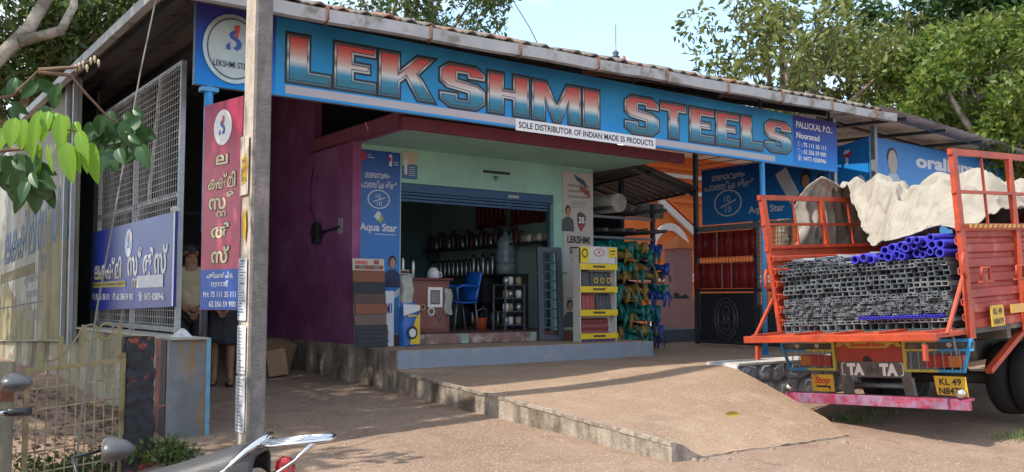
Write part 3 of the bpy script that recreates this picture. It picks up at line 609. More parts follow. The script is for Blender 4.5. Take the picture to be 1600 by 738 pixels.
gw.build('wire_infill', M('gate_wire', (.30, .25, .14), .7, var=.4, scale=16, col2=(.2, .1, .05), cov=.4), gt)['kind'] = 'stuff'
for u, zt in ((.12, 1.06), (.33, 1.12), (.56, 1.19), (.95, 1.18)): b = MB(); b.bar(gp(u, .905), gp(u, zt), .026); b.build('finial_bar', GATEP, gt)
sc_ = [gp(.14 + .40 * t, .97 + .19 * (t ** 1.5) - .05 * math.sin(t * 3.1)) for t in [i / 10 for i in range(11)]]; b = MB(); b.tube(sc_, .007, 6); b.build('scroll', GATEP, gt)
for cu_ in (.63, .80): b = MB(); b.tube([gp(cu_ + .085 * math.cos(t), 1.13 + .058 * math.sin(t)) for t in [i * math.pi / 9 for i in range(18)]], .007, 6, closed=True); b.build('scroll', GATEP, gt)
b = MB(); b.bar(gp(.99, .52), gp(1.02, .52), .03); b.bar(gp(1.3, .52) , gp(1.5, .53), .014); b.build('latch', RUST, gt)
gp2 = thing('mossy_gatepost', 'mossy brown concrete gatepost at the hinge side of the small gate', 'post', (1.0, 7.2, ground_h(1, 7.2)))
b = MB(); b.grid(lambda u, v: Vector((1.02 + .05 * math.cos(u * 6.283) / max(abs(math.cos(u * 6.283)), abs(math.sin(u * 6.283))) ** .8, 7.25 + .05 * math.sin(u * 6.283), ground_h(1, 7.2) - .1 + v * .98)), 16, 12); b.build('shaft', MOSS, gp2); b = MB(); b.box(.98, 1.06, 7.19, 7.22, .70, .78); b.build('hinge_block', RUST, gp2)
st = MB(); st.grid(lambda u, v: Vector((.66 + .17 * math.cos(u * 6.283) * (1 + .15 * fbm((u * 9, v * 6, 0), 1, 2)), 6.9 + .16 * math.sin(u * 6.283) * (1 + .15 * fbm((u * 9, v * 6, 5), 1, 2)), ground_h(.7, 6.9) - .05 + v * .95)), 22, 16); st.lathe([(.001, 0), (.15, 0)], Matrix.Translation((.66, 6.9, ground_h(.7, 6.9) + .895)), 16)
tag(st.build('stone_stub', M('mossy_stone', (.34, .32, .28), .95, var=.4, scale=12, bump=.7, col2=(.14, .12, .07), cov=.46), fix=False), 'rough mossy stone stub wall beside the small gate', 'wall')

# ---------------------------------------------------------------- concrete utility pole
gz = ground_h(2.85, 7.55)
up = thing('utility_pole', 'square weathered concrete electricity pole with pasted notices in front of the signboard', 'pole', (2.85, 7.55, gz))
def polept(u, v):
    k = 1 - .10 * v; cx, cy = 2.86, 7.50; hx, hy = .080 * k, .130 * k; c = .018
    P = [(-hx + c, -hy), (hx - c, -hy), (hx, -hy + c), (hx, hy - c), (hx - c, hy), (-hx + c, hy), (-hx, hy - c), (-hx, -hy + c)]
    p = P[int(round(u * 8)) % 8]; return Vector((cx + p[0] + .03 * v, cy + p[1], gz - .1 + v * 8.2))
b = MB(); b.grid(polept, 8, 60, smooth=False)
POLE_A = M('pole_concrete', (.52, .45, .37), .9, var=.3, scale=9, bump=.4, bscale=60, col2=(.36, .30, .25), cov=.4, sharp=.2, streak=.5); POLE_B = M('pole_shade_and_stain', (.17, .15, .14), .9, var=.35, scale=9, bump=.5, bscale=60, col2=(.23, .20, .185), cov=.42, sharp=.08, streak=.3)
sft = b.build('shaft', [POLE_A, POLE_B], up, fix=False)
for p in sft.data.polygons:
    if p.normal.y < -.7: p.material_index = 1  # road-side face: its shade is painted into a darker, stained concrete
PF = Face((2.776, 7.625, 0), (0, -1, 0), (0, 0, 1), up)
PAPER = M('pasted_paper', (.60, .61, .62), .9, var=.15, scale=14); PAPB = M('pasted_paper_beige', (.52, .45, .37), .9, var=.2, scale=10); YEL = M('yellow_paint', (.60, .36, .03), .8, var=.3, scale=12)
def paper(v0, v1, mat, rows, ink, u0=.01, u1=.20, d=.004):
    o = PF.rect('pasted_notice', u0, v0, u1, v1, mat, d)
    k = 0; v = v1 - .03
    while v > v0 + .02 and rows:
        wd = (u1 - u0) * rnd.uniform(.25, .95); us = u0 + .012 + rnd.uniform(0, (u1 - u0) * .12); PF.rect('print_line', us, v, min(us + wd * .85, u1 - .01), v + (v1 - v0) / rows * rnd.uniform(.2, .5), ink, d + .002, o); v -= (v1 - v0) / rows
INK = M('ink_grey', (.24, .25, .28), .9, var=.3, scale=40); INKB = M('ink_blue', (.08, .14, .32), .9, var=.3, scale=40)
paper(2.27, 2.77, PAPB, 0, INK); paper(1.22, 1.74, PAPER, 22, INKB, .02, .21); paper(.78, 1.18, PAPER, 15, INK, .02, .215); paper(.30, .76, PAPER, 17, INK, .01, .22)
PF.poly('painted_mark', [(.06, 2.36), (.17, 2.38), (.18, 2.56), (.14, 2.62), (.06, 2.58)], YEL, .007); PF.poly('painted_mark', [(.08, 1.98), (.15, 1.86), (.18, 2.0), (.15, 2.17), (.10, 2.12)], YEL, .004)
PF.text('lettering', 'PLG', .065, 2.54, .035, BLACK, .009, w=.09); PF.text('lettering', '17', .075, 2.46, .04, BLACK, .009, w=.07); PF.text('lettering', '121', .07, 2.385, .035, BLACK, .009, w=.08)
# ================================================================== things on the shop front
def figure_print(Fc, u, v, h, parent, shirt, d=.006):      # a plain printed half-length figure
    SKIN = M('printed_skin', (.36, .20, .13), .6, var=.08); HAIR = M('printed_hair', (.02, .015, .013), .6)
    Fc.poly('printed_torso', [(u - .30 * h, v), (u + .30 * h, v), (u + .27 * h, v + .42 * h), (u + .10 * h, v + .56 * h), (u - .10 * h, v + .56 * h), (u - .27 * h, v + .42 * h)], shirt, d, parent)
    Fc.ellipse('printed_hair', u, v + .80 * h, .14 * h, .20 * h, HAIR, d + .001, parent, 20); Fc.ellipse('printed_face', u + .01 * h, v + .75 * h, .105 * h, .16 * h, SKIN, d + .003, parent, 20)
def dashes(Fc, u, v, w, h, mat, d):      # print too small to read
    b = MB(); x = u
    while x < u + w:
        k = rnd.uniform(.5, 1.6) * h; x1 = min(x + k, u + w); b.add([Fc.p(x, v, d), Fc.p(x1, v, d), Fc.p(x1, v + h * rnd.uniform(.6, 1), d), Fc.p(x, v + h * rnd.uniform(.6, 1), d)], [(0, 1, 2, 3)]); x = x1 + .3 * h
    o = b.build('small_print', mat, Fc.parent, local=Fc.local, fix=False); o['kind'] = 'stuff'; return o
AQB = M('aqua_blue_print', (.012, .12, .44), .35, var=.1, scale=1.5, gradient=[(0, (.02, .22, .60)), (.5, (.012, .16, .50)), (1, (.008, .06, .30))])
NAVYP = M('navy_shirt_print', (.02, .03, .09), .6); LINEW = M('white_line_print', (.62, .66, .72), .5, var=.05)
def tally(Fc, u, v, k, parent, d):
    Fc.ellipse('ring', u, v, .165 * k, .125 * k, LINEW, d, parent, 30, inner=.90); Fc.text('lettering', '10', u - .01, v + .012 * k, .06 * k, LINEW, d, parent, align='CENTER', sx=1.1); Fc.text('lettering', '10', u + .01, v - .085 * k, .06 * k, LINEW, d, parent, align='CENTER', sx=1.1)
    Fc.poly('stroke', [(u - .085 * k, v - .03 * k), (u - .083 * k, v - .042 * k), (u + .095 * k, v + .018 * k), (u + .093 * k, v + .03 * k)], LINEW, d, parent)
aq = thing('blue_banner', 'tall blue rainwater gutter banner left of the shop opening with white oval mark', 'banner', (5.75, 10.68, .95))
AF = Face((5.43, 10.69, 0), (1, 0, 0), (0, 0, 1), aq)
AF.rect('sheet', 0, .95, .64, 3.34, AQB, 0, thick=.008)
AF.rect('small_logo', .05, 3.20, .13, 3.31, M('logo_crimson', (.40, .02, .05), .5), .003); dashes(AF, .15, 3.27, .06, .012, LINEW, .004); dashes(AF, .15, 3.235, .10, .012, LINEW, .004)
AF.text('numeral', '1', .47, 3.16, .14, LINEW, .004, bold=.06); AF.rect('small_logo', .46, 3.21, .50, 3.27, M('logo_crimson'), .006); dashes(AF, .54, 3.20, .06, .012, LINEW, .004); dashes(AF, .54, 3.17, .07, .012, LINEW, .004)
AF.text('lettering', 'മഴവെള്ള', .30, 2.975, .085, LINEW, .004, align='CENTER', w=.36, bold=.012); AF.text('lettering', 'പാത്തികളിൽ', .32, 2.845, .085, LINEW, .004, align='CENTER', w=.55, bold=.012)
tally(AF, .32, 2.70, 1.0, aq, .004)
AF.poly('leaf_mark', [(.25, 2.47), (.31, 2.55), (.36, 2.51), (.32, 2.41)], LINEW, .004); AF.poly('leaf_mark', [(.31, 2.42), (.38, 2.50), (.39, 2.44), (.34, 2.38)], M('leaf_green', (.30, .42, .06), .5), .006)
AF.text('lettering', 'Aqua Star', .32, 2.285, .10, LINEW, .004, align='CENTER', w=.55, bold=.03); dashes(AF, .27, 2.235, .30, .015, LINEW, .004)
figure_print(AF, .53, 1.55, .42, aq, NAVYP, .004); AF.poly('gutter_picture', [(.40, 1.28), (.62, 1.44), (.635, 1.54), (.44, 1.40)], M('gutter_picture', (.58, .62, .66), .5), .010)
pn = thing('notice_sheet', 'small cream and blue notice sheet pasted above the shutter', 'notice', (6.2, 10.69, 3.0))
NF = Face((6.10, 10.693, 0), (1, 0, 0), (0, 0, 1), pn); NF.rect('sheet', 0, 3.005, .235, 3.375, M('notice_blue', (.05, .16, .32), .6, var=.1), 0, thick=.004); NF.poly('cream_part', [(0, 3.17), (.08, 3.19), (.15, 3.205), (.235, 3.20), (.235, 3.372), (0, 3.372)], M('notice_cream', (.50, .45, .36), .8, var=.1), .003)
NF.rect('column', .03, 3.06, .075, 3.26, LINEW, .006)
for i in range(5): NF.rect('print_line', .10, 3.05 + i * .027, .20, 3.057 + i * .027, LINEW, .006)
b = MB(); b.box(7.42, 7.88, 10.678, 10.699, 3.19, 3.225); tag(b.build('vent_slot', BLACK), 'short black bar fitting high on the mint wall', 'fitting')
ld = thing('wall_lamp', 'little bulb holder on the mint wall under the black bar', 'lamp', (7.63, 10.68, 3.12)); b = MB(); b.lathe([(.025, 0), (.03, .02), (.02, .05)], Matrix.Translation((7.63, 10.66, 3.10)), 10); b.build('holder', STEELG, ld); b = MB(); b.lathe([(.004, -.03), (.02, -.02), (.022, 0)], Matrix.Translation((7.63, 10.66, 3.10)), 10); b.build('bulb', M('dull_bulb', (.5, .5, .45), .2), ld); b = MB(); b.box(7.605, 7.655, 10.66, 10.699, 3.12, 3.15); b.build('back_plate', STEELG, ld)
# black tap-like bracket fitting on the purple wall
wf = thing('meter_bracket', 'black meter box on an arm with hanging cable on the purple wall', 'meter', (5.2, 11.2, 2.2))
b = MB(); b.box(5.20, 5.26, 11.42, 11.55, 2.14, 2.42); b.box(5.195, 5.265, 11.40, 11.57, 2.24, 2.33); b.build('box', BLACK, wf); b = MB(); b.bar((5.24, 11.42, 2.28), (5.29, 10.86, 2.33), .022); b.build('arm', BLACK, wf); b = MB(); b.box(5.285, 5.298, 10.8, 10.92, 2.24, 2.44); b.build('wall_plate', M('grey_plate', (.35, .33, .34), .6), wf)
b = MB(); b.tube([(5.26, 11.52, 2.4), (5.28, 11.75, 2.6), (5.285, 11.8, 2.95), (5.288, 11.7, 3.2)], .006, 5); b.build('cable', BLACK, wf)
# sample board leaning on the front
sb = thing('cladding_sample_stand', 'leaning board of brown, black and tan roof cladding samples under the blue banner', 'display', (5.4, 10.35, .795))
LN = Face((5.20, 10.22, .797), (1, .03, 0), (.03, .16, .98), sb); LN.rect('backboard', 0, 0, .45, 1.10, M('board_grey', (.2, .2, .2), .8), -.012, thick=.012)
LN.rect('header', 0, .97, .45, 1.12, M('header_cream', (.55, .47, .36), .6, var=.1), .004, thick=.006); LN.text('lettering', 'DENZO', .03, 1.05, .04, RED, .012, w=.18, bold=.03); LN.rect('emblem', .30, 1.05, .37, 1.10, M('sw_red', (.3, .08, .06), .7), .012)
for i in range(6): LN.rect('swatch', .03 + i * .068, .985, .09 + i * .068, 1.035, [M('sw_brown', (.2, .09, .05), .7), M('sw_grey', (.18, .18, .19), .7), M('sw_red', (.3, .08, .06), .7)][i % 3], .012)
CL = [M('cladding_rust', (.22, .085, .045), .8, var=.2, scale=12), M('cladding_black', (.035, .038, .042), .8, var=.2, scale=12), M('cladding_brown', (.10, .065, .055), .8, var=.2, scale=12), M('cladding_tan', (.15, .10, .085), .8, var=.2, scale=12)]
for k, (v0, v1, c) in enumerate([(.82, .965, 0), (.68, .815, 1), (.55, .675, 2), (.415, .545, 0), (.28, .41, 3), (.222, .275, 1), (.165, .218, 1), (.11, .16, 1), (.055, .105, 1), (0.005, .05, 1)]):
    du = rnd.uniform(-.012, .012); LN.rect('cladding_sample', du, v0, .45 + du, v1, CL[c], .016 + (.012 if k > 4 else .004 * (k % 2)), thick=.014)
ow = thing('white_paint_tin_board', 'white narrow carton with blue letters between sample board and counter', 'carton', (5.72, 10.45, .797)); b = MB(); b.box(5.67, 5.83, 10.40, 10.47, .797, 1.50); b.build('carton', M('carton_white', (.55, .57, .60), .6, var=.1), ow); Face((5.67, 10.399, 0), (1, 0, 0), (0, 0, 1), ow).text('lettering', 'MI', .02, 1.22, .13, M('carton_blue', (.05, .08, .3), .6), .003, w=.11, bold=.02); Face((5.67, 10.399, 0), (1, 0, 0), (0, 0, 1), ow).text('lettering', '40', .03, .92, .05, INK, .003)
# bag of cattle feed with wrapped goods
bgth = thing('printed_bag', 'upright blue, white and yellow printed sack on the platform', 'sack', (6.0, 10.33, .797))
def bagfn(x0, y0, z0, w, dp, h, seed):
    def fn(u, v):
        a = u * 2 * math.pi; t = v; k = 1 - .05 * math.cos(3 * a + seed) - .12 * (t > .9); s_ = 1 / max(abs(math.cos(a)), abs(math.sin(a))) ** .45
        fl = 1 - .75 * sstep(.78, 1, t); return Vector((x0 + w / 2 * math.cos(a) * s_ * k + .01 * math.sin(t * 9 + seed), y0 + dp / 2 * math.sin(a) * s_ * fl * k, z0 + t * h + .01 * math.sin(a * 3 + seed)))
    return fn
b = MB(); b.grid(bagfn(6.0, 10.33, .797, .25, .15, .56, 1), 28, 24); b.build('sack', M('sack_blue', (.02, .12, .42), .35, var=.15, scale=10, bump=.15, bscale=16), bgth, fix=False)
BG = Face((5.88, 10.245, .80), (1, 0, 0), (0, .02, 1), bgth)
BG.poly('yellow_print', [(.09, .02), (.24, .02), (.245, .42), (.17, .33)], M('sack_yellow', (.62, .42, .03), .4, var=.1), .010); BG.poly('white_print', [(.0, .38), (.24, .45), (.24, .52), (.0, .53)], M('sack_white', (.6, .6, .58), .4), .012)
BG.ellipse('round_print', .13, .17, .075, .085, BLACK, .014); BG.ellipse('round_print', .13, .165, .05, .055, M('sack_white'), .016); dashes(BG, .06, .37, .14, .03, M('sack_yellow'), .014)
wb = MB(); wb.grid(bagfn(5.99, 10.36, 1.345, .17, .11, .36, 4), 20, 16); tag(wb.build('clear_goods_bag', M('clear_plastic', (.55, .57, .50), .15, var=.3, scale=14, bump=.3, trans=.35, alpha=.9), fix=False), 'crumpled clear plastic bag of goods on top of the printed sack', 'bag')
# counter inside with things on it
ct = thing('counter', 'brown red panelled shop counter inside the opening', 'counter', (6.75, 11.6, .93)); CNT = M('counter_laminate', (.20, .075, .06), .4, var=.2, scale=8)
b = MB(); b.box(6.18, 7.12, 11.1, 11.6, .931, 1.66); b.build('body', CNT, ct, bevel=.006); b = MB(); b.box(6.14, 7.16, 11.06, 11.64, 1.66, 1.69); b.build('top', M('counter_top', (.16, .05, .045), .25, var=.2), ct)
b = MB(); b.box(6.26, 7.04, 11.088, 11.10, .98, 1.60); b.build('front_panel', M('counter_panel', (.25, .10, .08), .35, var=.25, scale=5), ct)
CF = Face((6.7, 11.086, 0), (1, 0, 0), (0, 0, 1), ct)
fr = thing('frame_sample', 'white square frame sample hung on the counter front', 'sample', (6.84, 11.08, 1.3)); b = MB()
for q in ((6.74, 6.78, 1.28, 1.56), (6.94, 6.98, 1.28, 1.56), (6.78, 6.94, 1.52, 1.56), (6.78, 6.94, 1.28, 1.32)): b.box(q[0], q[1], 11.062, 11.084, q[2], q[3])
b.build('frame', WHITE, fr); b = MB(); b.box(6.80, 6.92, 11.07, 11.083, 1.34, 1.50); b.build('plate', M('mid_grey', (.25, .24, .24), .5), fr)
for k, (x, z_, r_) in enumerate(((6.80, 1.22, .05), (6.66, 1.28, .035), (6.92, 1.19, .04), (6.95, 1.13, .03))):
    b = MB(); b.tube([(x + r_ * math.cos(t), 11.075, z_ + r_ * math.sin(t) * (1 if k < 1 else 1.2)) for t in [i * math.pi / 8 for i in range(16)]], .012 if k < 2 else .006, 6, closed=True); tag(b.build('hanging_ring', [WHITE, M('khaki_tape', (.4, .3, .15), .6), STEELG, STEELG][k]), ['white tape roll hung on the counter front below the frame sample', 'tan tape roll hung on the counter front', 'steel ring of keys hung on the counter front', 'small lower steel ring of keys hung on the counter front'][k], 'ring')
pb = MB(); pb.grid(bagfn(7.08, 11.07, 1.18, .13, .03, .36, 2), 16, 12); tag(pb.build('hanging_pouch', M('clear_plastic'), fix=False), 'clear plastic pouch hung at the counter corner', 'pouch')
for k in range(7):
    b = MB(); x = 6.22 + (k % 3) * .05; b.obox(Matrix.Translation((6.36 + .02 * (k % 2), 11.3, 1.70 + k * .016)) @ Matrix.Rotation(rnd.uniform(-.2, .2), 4, 'Z'), .30, .22, .013); tag(b.build('paper_pad', [M('pad_white', (.45, .45, .44), .8), M('pad_dark', (.06, .06, .07), .7), M('pad_red', (.25, .07, .06), .7)][k % 3]), 'pad in a loose pile on the shop counter', 'pad', 'papers piled on the counter')
FLASK = M('steel_flask', (.45, .46, .46), .3, metal=.8, var=.1)
def flask(x, y, z_, h, r_, m, label, grp, cap=BLACK):
    t = thing('flask', label, 'flask', (x, y, z_), grp); b = MB(); b.lathe([(r_ * .9, 0), (r_, .01), (r_, h * .72), (r_ * .6, h * .82), (r_ * .6, h * .86)], Matrix.Translation((x, y, z_)), 12); b.build('body', m, t); b = MB(); b.lathe([(r_ * .7, h * .86), (r_ * .7, h), (r_ * .3, h * 1.01)], Matrix.Translation((x, y, z_)), 12); b.build('cap', cap, t)
for i, x in enumerate((6.55, 6.72)): flask(x, 11.45, 1.691, .34 - .04 * i, .032, FLASK, 'steel bottle standing on the shop counter', 'bottles on the counter')
kt = thing('white_kettle', 'white kettle at the end of the shop counter', 'kettle', (7.0, 11.35, 1.69)); b = MB(); b.lathe([(.085, 0), (.095, .03), (.085, .10), (.05, .15), (.01, .16)], Matrix.Translation((7.0, 11.35, 1.691)), 16); b.build('body', WHITE, kt); b = MB(); b.tube([(7.08, 11.35, 1.79), (7.14, 11.35, 1.77), (7.14, 11.35, 1.72), (7.08, 11.35, 1.71)], .01, 6); b.build('handle', WHITE, kt)
# blue plastic chair with steel legs
ch = thing('blue_chair', 'blue plastic armchair with steel legs beside the counter', 'chair', (7.62, 11.6, .931)); CB = M('chair_blue', (.015, .13, .55), .35, var=.08)
b = MB(); b.grid(lambda u, v: Vector((7.42 + u * .42, 11.42 + v * .42, 1.36 - .02 * math.sin(u * 3.14))), 8, 8); b.build('seat', CB, ch, solid=.02)
b = MB(); b.grid(lambda u, v: Vector((7.80 + .10 * v - .05 * math.cos((u - .5) * 3), 11.40 + u * .46 * (1 - .1 * v), 1.38 + v * .42)), 10, 8); b.build('backrest', CB, ch, solid=.02)
for s in (0, 1): y = 11.40 + s * .46; b = MB(); b.tube([(7.46, y, 1.37), (7.44, y, 1.56), (7.56, y, 1.60), (7.82, y, 1.58)], .02, 8); b.build('armrest', CB, ch)
for x, dx in ((7.48, -.05), (7.80, .06)):
    for y in (11.45, 11.80): b = MB(); b.tube([(x, y, 1.35), (x + dx, y, .935)], .013, 8); b.build('leg', STEELG, ch)
# shelves, cabinet and stock along the inside right wall
def shelf(name, label, y0, y1, z_, depth=.3):
    t = thing(name, label, 'shelf', (9.05, (y0 + y1) / 2, z_)); b = MB(); b.box(9.195 - depth, 9.195, y0, y1, z_ - .03, z_); b.build('board', M('dark_shelf', (.03, .04, .05), .4), t)
    for y in (y0 + .1, y1 - .14): b = MB(); b.box(9.195 - depth * .8, 9.195, y, y + .04, z_ - .16, z_ - .03); b.build('bracket', STEELD, t)
shelf('wall_shelf', 'long dark shelf of bottles high on the inside right wall', 11.15, 14.8, 2.30)
shelf('wall_shelf', 'lower dark shelf of steel bottles on the inside right wall', 13.3, 14.8, 1.80)
MRN = M('maroon_sheet', (.12, .022, .03), .4, var=.2, scale=6); FD = M('flask_dark', (.10, .11, .12), .3, metal=.5)
for i in range(20): flask(9.02, 11.9 + i * .145, 2.30, .20 + .06 * (i % 3), .045, [FLASK, MRN, FD][i % 3], ['steel bottle in the row on the high dark shelf', 'maroon bottle in the row on the high dark shelf', 'dark bottle in the row on the high dark shelf'][i % 3], 'high shelf bottles %d' % (i % 3))
for i in range(5): b = MB(); b.lathe([(.05, 0), (.075, .03), (.07, .11), (.03, .13)], Matrix.Translation((9.0, 11.25 + i * .13, 2.301)), 12); tag(b.build('tin', [M('tin_tan', (.36, .28, .16), .5), WHITE][i % 2]), 'small %s tin at the near end of the high dark shelf' % ['tan', 'white'][i % 2], 'tin', 'tins on the high shelf %d' % (i % 2))
for i in range(10): flask(9.02, 13.38 + i * .14, 1.80, .30, .04, FLASK, 'steel bottle in the row on the lower dark shelf', 'bottles on the lower shelf')
for i in range(14):
    b = MB(); y = 11.45 + i * .13 + (.12 if i > 6 else 0); b.grid(lambda u, v: Vector((9.13 - .03 * math.sin(u * 3.14), y + u * .122, 2.62 + v * .62)), 4, 1); tag(b.build('maroon_sheet_sample', MRN, solid=.006), 'maroon sheet in the row hung above the high shelf', 'sheet', 'maroon sheets hung on the inside wall')
cb2 = thing('display_cabinet', 'dark open cabinet of steel bottles against the inside right wall', 'cabinet', (9.0, 12.6, .93))
for y in (11.95, 12.6, 13.22): b = MB(); b.box(8.75, 9.19, y, y + .03, .931, 1.78); b.build('upright', STEELD, cb2)
for z_ in (.95, 1.34, 1.80): b = MB(); b.box(8.74, 9.19, 11.94, 13.26, z_ - .02, z_); b.build('board', M('dark_shelf'), cb2)
b = MB(); b.box(9.17, 9.185, 11.98, 13.22, .95, 1.78); b.build('back', M('cab_teal', (.03, .10, .13), .5), cb2)
for i in range(5): b = MB(); b.box(8.755, 8.775, 12.65 + i * .11, 12.75 + i * .11, 1.36, 1.77); b.build('maroon_door', MRN, cb2)
for i in range(8): flask(8.87, 12.05 + i * .15, .951, .27, .04, FLASK, 'steel bottle on the bottom board of the open cabinet', 'bottles in the cabinet')
for i in range(5): flask(8.90, 12.55 + i * .14, 1.801, .36 - .07 * (i % 2), .042, FLASK, 'steel bottle standing on the cabinet top', 'bottles on the cabinet')
wj = thing('water_jar', 'big clear water dispenser jar on the cabinet top', 'jar', (8.95, 12.22, 1.80)); JAR = M('jar_plastic', (.45, .60, .68), .12, var=.1, trans=.5)
b = MB(); b.lathe([(.14, 0), (.15, .03), (.15, .10), (.14, .12), (.15, .14), (.15, .24), (.14, .26), (.15, .28), (.15, .36), (.10, .43), (.05, .46), (.05, .52)], Matrix.Translation((8.93, 12.22, 1.98)), 18); b.build('jar', JAR, wj); b = MB(); b.lathe([(.16, 0), (.16, .17), (.13, .18)], Matrix.Translation((8.93, 12.22, 1.801)), 18); b.build('base', M('jar_base', (.30, .36, .38), .3), wj)
# leaning dark steel window frame
wfm = thing('steel_window_frame', 'dark grey steel window frame with cross bars leaning at the right of the opening', 'frame', (8.75, 10.35, .797)); DG = M('frame_primer', (.045, .055, .075), .5, var=.15)
LF = Face((8.20, 10.40, .80), (.93, -.36, 0), (.05, .10, .99), wfm)
for q in ((0, 0, .08, 1.36), (.29, 0, .37, 1.36), (.08, 0, .29, .08), (.08, 1.28, .29, 1.36)): LF.rect('frame_member', *q, DG, .0, thick=.06)
for k in range(8): LF.rect('cross_bar', .08, .18 + k * .135, .29, .20 + k * .135, DG, -.02, thick=.02)
b = MB(); b.bar(LF.p(-.04, .98), LF.p(0, .98), .015); b.build('lug', DG, wfm); b = MB(); b.bar(LF.p(.37, .98), LF.p(.44, .98), .015); b.build('lug', DG, wfm)
sr = thing('side_rack', 'pale cluttered wire rack of fittings behind the leaning window frame', 'rack', (8.3, 11.3, .93))
for x, y in ((8.14, 11.15), (8.5, 11.15), (8.14, 11.45), (8.5, 11.45)): b = MB(); b.bar((x, y, .931), (x, y, 1.62), .02); b.build('upright', STEELG, sr)
for k in range(4):
    z_ = 1.0 + k * .2; b = MB(); b.box(8.13, 8.51, 11.14, 11.46, z_, z_ + .012); b.build('tray', STEELG, sr)
    for j in range(3): b = MB(); b.lathe([(.04, 0), (.05, .05), (.045, .11), (.02, .12)], Matrix.Translation((8.2 + j * .12, 11.22 + .05 * (j % 2), z_ + .013)), 10); tag(b.build('fitting', [FLASK, WHITE, M('fit_tan', (.4, .3, .2), .5)][(j + k) % 3]), 'small fitting on tray %s of the side rack' % ('one', 'two', 'three', 'four')[k], 'fitting', 'fittings on tray %d' % k)
bk = thing('orange_bucket', 'small orange bucket on the shop floor', 'bucket', (8.0, 11.6, .931)); b = MB(); b.lathe([(.08, 0), (.11, .17), (.115, .18), (.10, .17), (.07, .02)], Matrix.Translation((8.0, 11.6, .932)), 16); b.build('pail', M('bucket_orange', (.5, .09, .02), .4), bk); b = MB(); b.tube([(7.89, 11.6, 1.10), (7.92, 11.55, 1.22), (8.0, 11.53, 1.26), (8.08, 11.55, 1.22), (8.11, 11.6, 1.10)], .006, 5); b.build('handle', STEELG, bk)
# white banner right of the opening
wn = thing('white_banner', 'tall cream roofing banner on the mint wall right of the shop opening', 'banner', (9.18, 10.68, .85))
WF = Face((8.89, 10.69, 0), (1, 0, 0), (0, 0, 1), wn); WF.rect('sheet', 0, .95, .59, 3.33, M('banner_cream', (.50, .46, .41), .6, var=.06, scale=2), 0, thick=.008)
for k, c in enumerate((M('pic_tile_blue', (.04, .09, .15), .6), M('pic_tile_red', (.30, .09, .07), .6))):
    for j in range(3): WF.poly('tile_picture', [(.20 + k * .1 + j * .075, 3.30 - k * .15 - j * .03), (.27 + k * .1 + j * .075, 3.28 - k * .15 - j * .03), (.35 + k * .06 + j * .07, 3.18 - k * .15 - j * .04), (.28 + k * .06 + j * .07, 3.20 - k * .15 - j * .04)], c, .003 + j * .002)
for i in range(3): dashes(WF, .09, 3.11 - i * .085, .42, .04, INK, .004)
WF.text('lettering', 'GERROOF', .30, 2.825, .065, INK, .004, align='CENTER', w=.30); WF.rect('rule', .17, 2.79, .44, 2.80, INK, .004)
figure_print(WF, .09, 2.42, .40, wn, M('grey_shirt_print', (.07, .08, .09), .6), .004)
WF.poly('shield', [(.27, 2.69), (.33, 2.73), (.39, 2.71), (.45, 2.67), (.43, 2.53), (.35, 2.42), (.28, 2.53)], M('shield_dark', (.10, .06, .06), .5), .006); WF.poly('shield_foot', [(.29, 2.53), (.43, 2.53), (.355, 2.44)], M('logo_crimson'), .009); WF.text('numeral', '25', .355, 2.56, .09, WHITE, .010, align='CENTER', w=.12, bold=.03)
WF.text('lettering', 'LEKSHMI', .30, 2.25, .105, BLACK, .004, align='CENTER', w=.45, bold=.035); WF.text('lettering', 'STEELS', .30, 2.085, .105, BLACK, .004, align='CENTER', w=.36, bold=.035); dashes(WF, .15, 1.98, .30, .03, INK, .004)
for i in range(3): WF.rect('print_line', .06, 1.40 - i * .05, .24, 1.42 - i * .05, INK, .004)
figure_print(WF, .12, .97, .42, wn, M('grey_shirt_print'), .004)
# yellow display stand of tile samples
ds = thing('tile_display_stand', 'white and yellow cardboard stand with four shelves of roof tile samples', 'display', (8.75, 9.8, .797)); YB = M('stand_yellow', (.68, .50, .02), .5, var=.08); SW = M('stand_white', (.56, .54, .50), .6, var=.1)
DX0, DX1, DY = 8.43, 9.12, 9.78
b = MB(); b.box(DX0, DX0 + .015, DY, DY + .15, .797, 2.11); b.build('side_panel', SW, ds); b = MB(); b.box(DX1 - .015, DX1, DY, DY + .15, .797, 2.11); b.build('side_panel', SW, ds); b = MB(); b.box(DX0 + .015, DX1 - .015, DY + .13, DY + .148, .80, 2.10); b.build('back_panel', SW, ds)
b = MB(); b.box(DX0 + .016, DX1 - .016, DY + .01, DY + .128, .798, .84); b.build('plinth', M('stand_purple', (.10, .06, .16), .6), ds)
DF = Face((DX0, DY, 0), (1, 0, 0), (0, 0, 1), ds)
DF.rect('header', 0, 1.90, .71, 2.14, SW, .0, thick=.012); DF.rect('header_corner', .01, 1.91, .17, 2.13, YB, .004); DF.rect('header_corner', .54, 1.99, .70, 2.13, YB, .004); DF.ellipse('emblem', .36, 2.055, .10, .055, RED, .004, inner=.86); DF.text('emblem_mark', '+', .36, 2.03, .06, RED, .005, align='CENTER', bold=.03); DF.ellipse('emblem', .09, 2.04, .055, .065, BLACK, .006, inner=.7); dashes(DF, .57, 2.07, .10, .025, BLACK, .006); dashes(DF, .58, 2.03, .08, .015, BLACK, .006)
TS = [M('tile_maroon', (.20, .035, .035), .45, var=.2, scale=10), M('tile_charcoal', (.055, .058, .062), .5, var=.2, scale=10), M('tile_red', (.30, .05, .035), .45, var=.2, scale=10)]
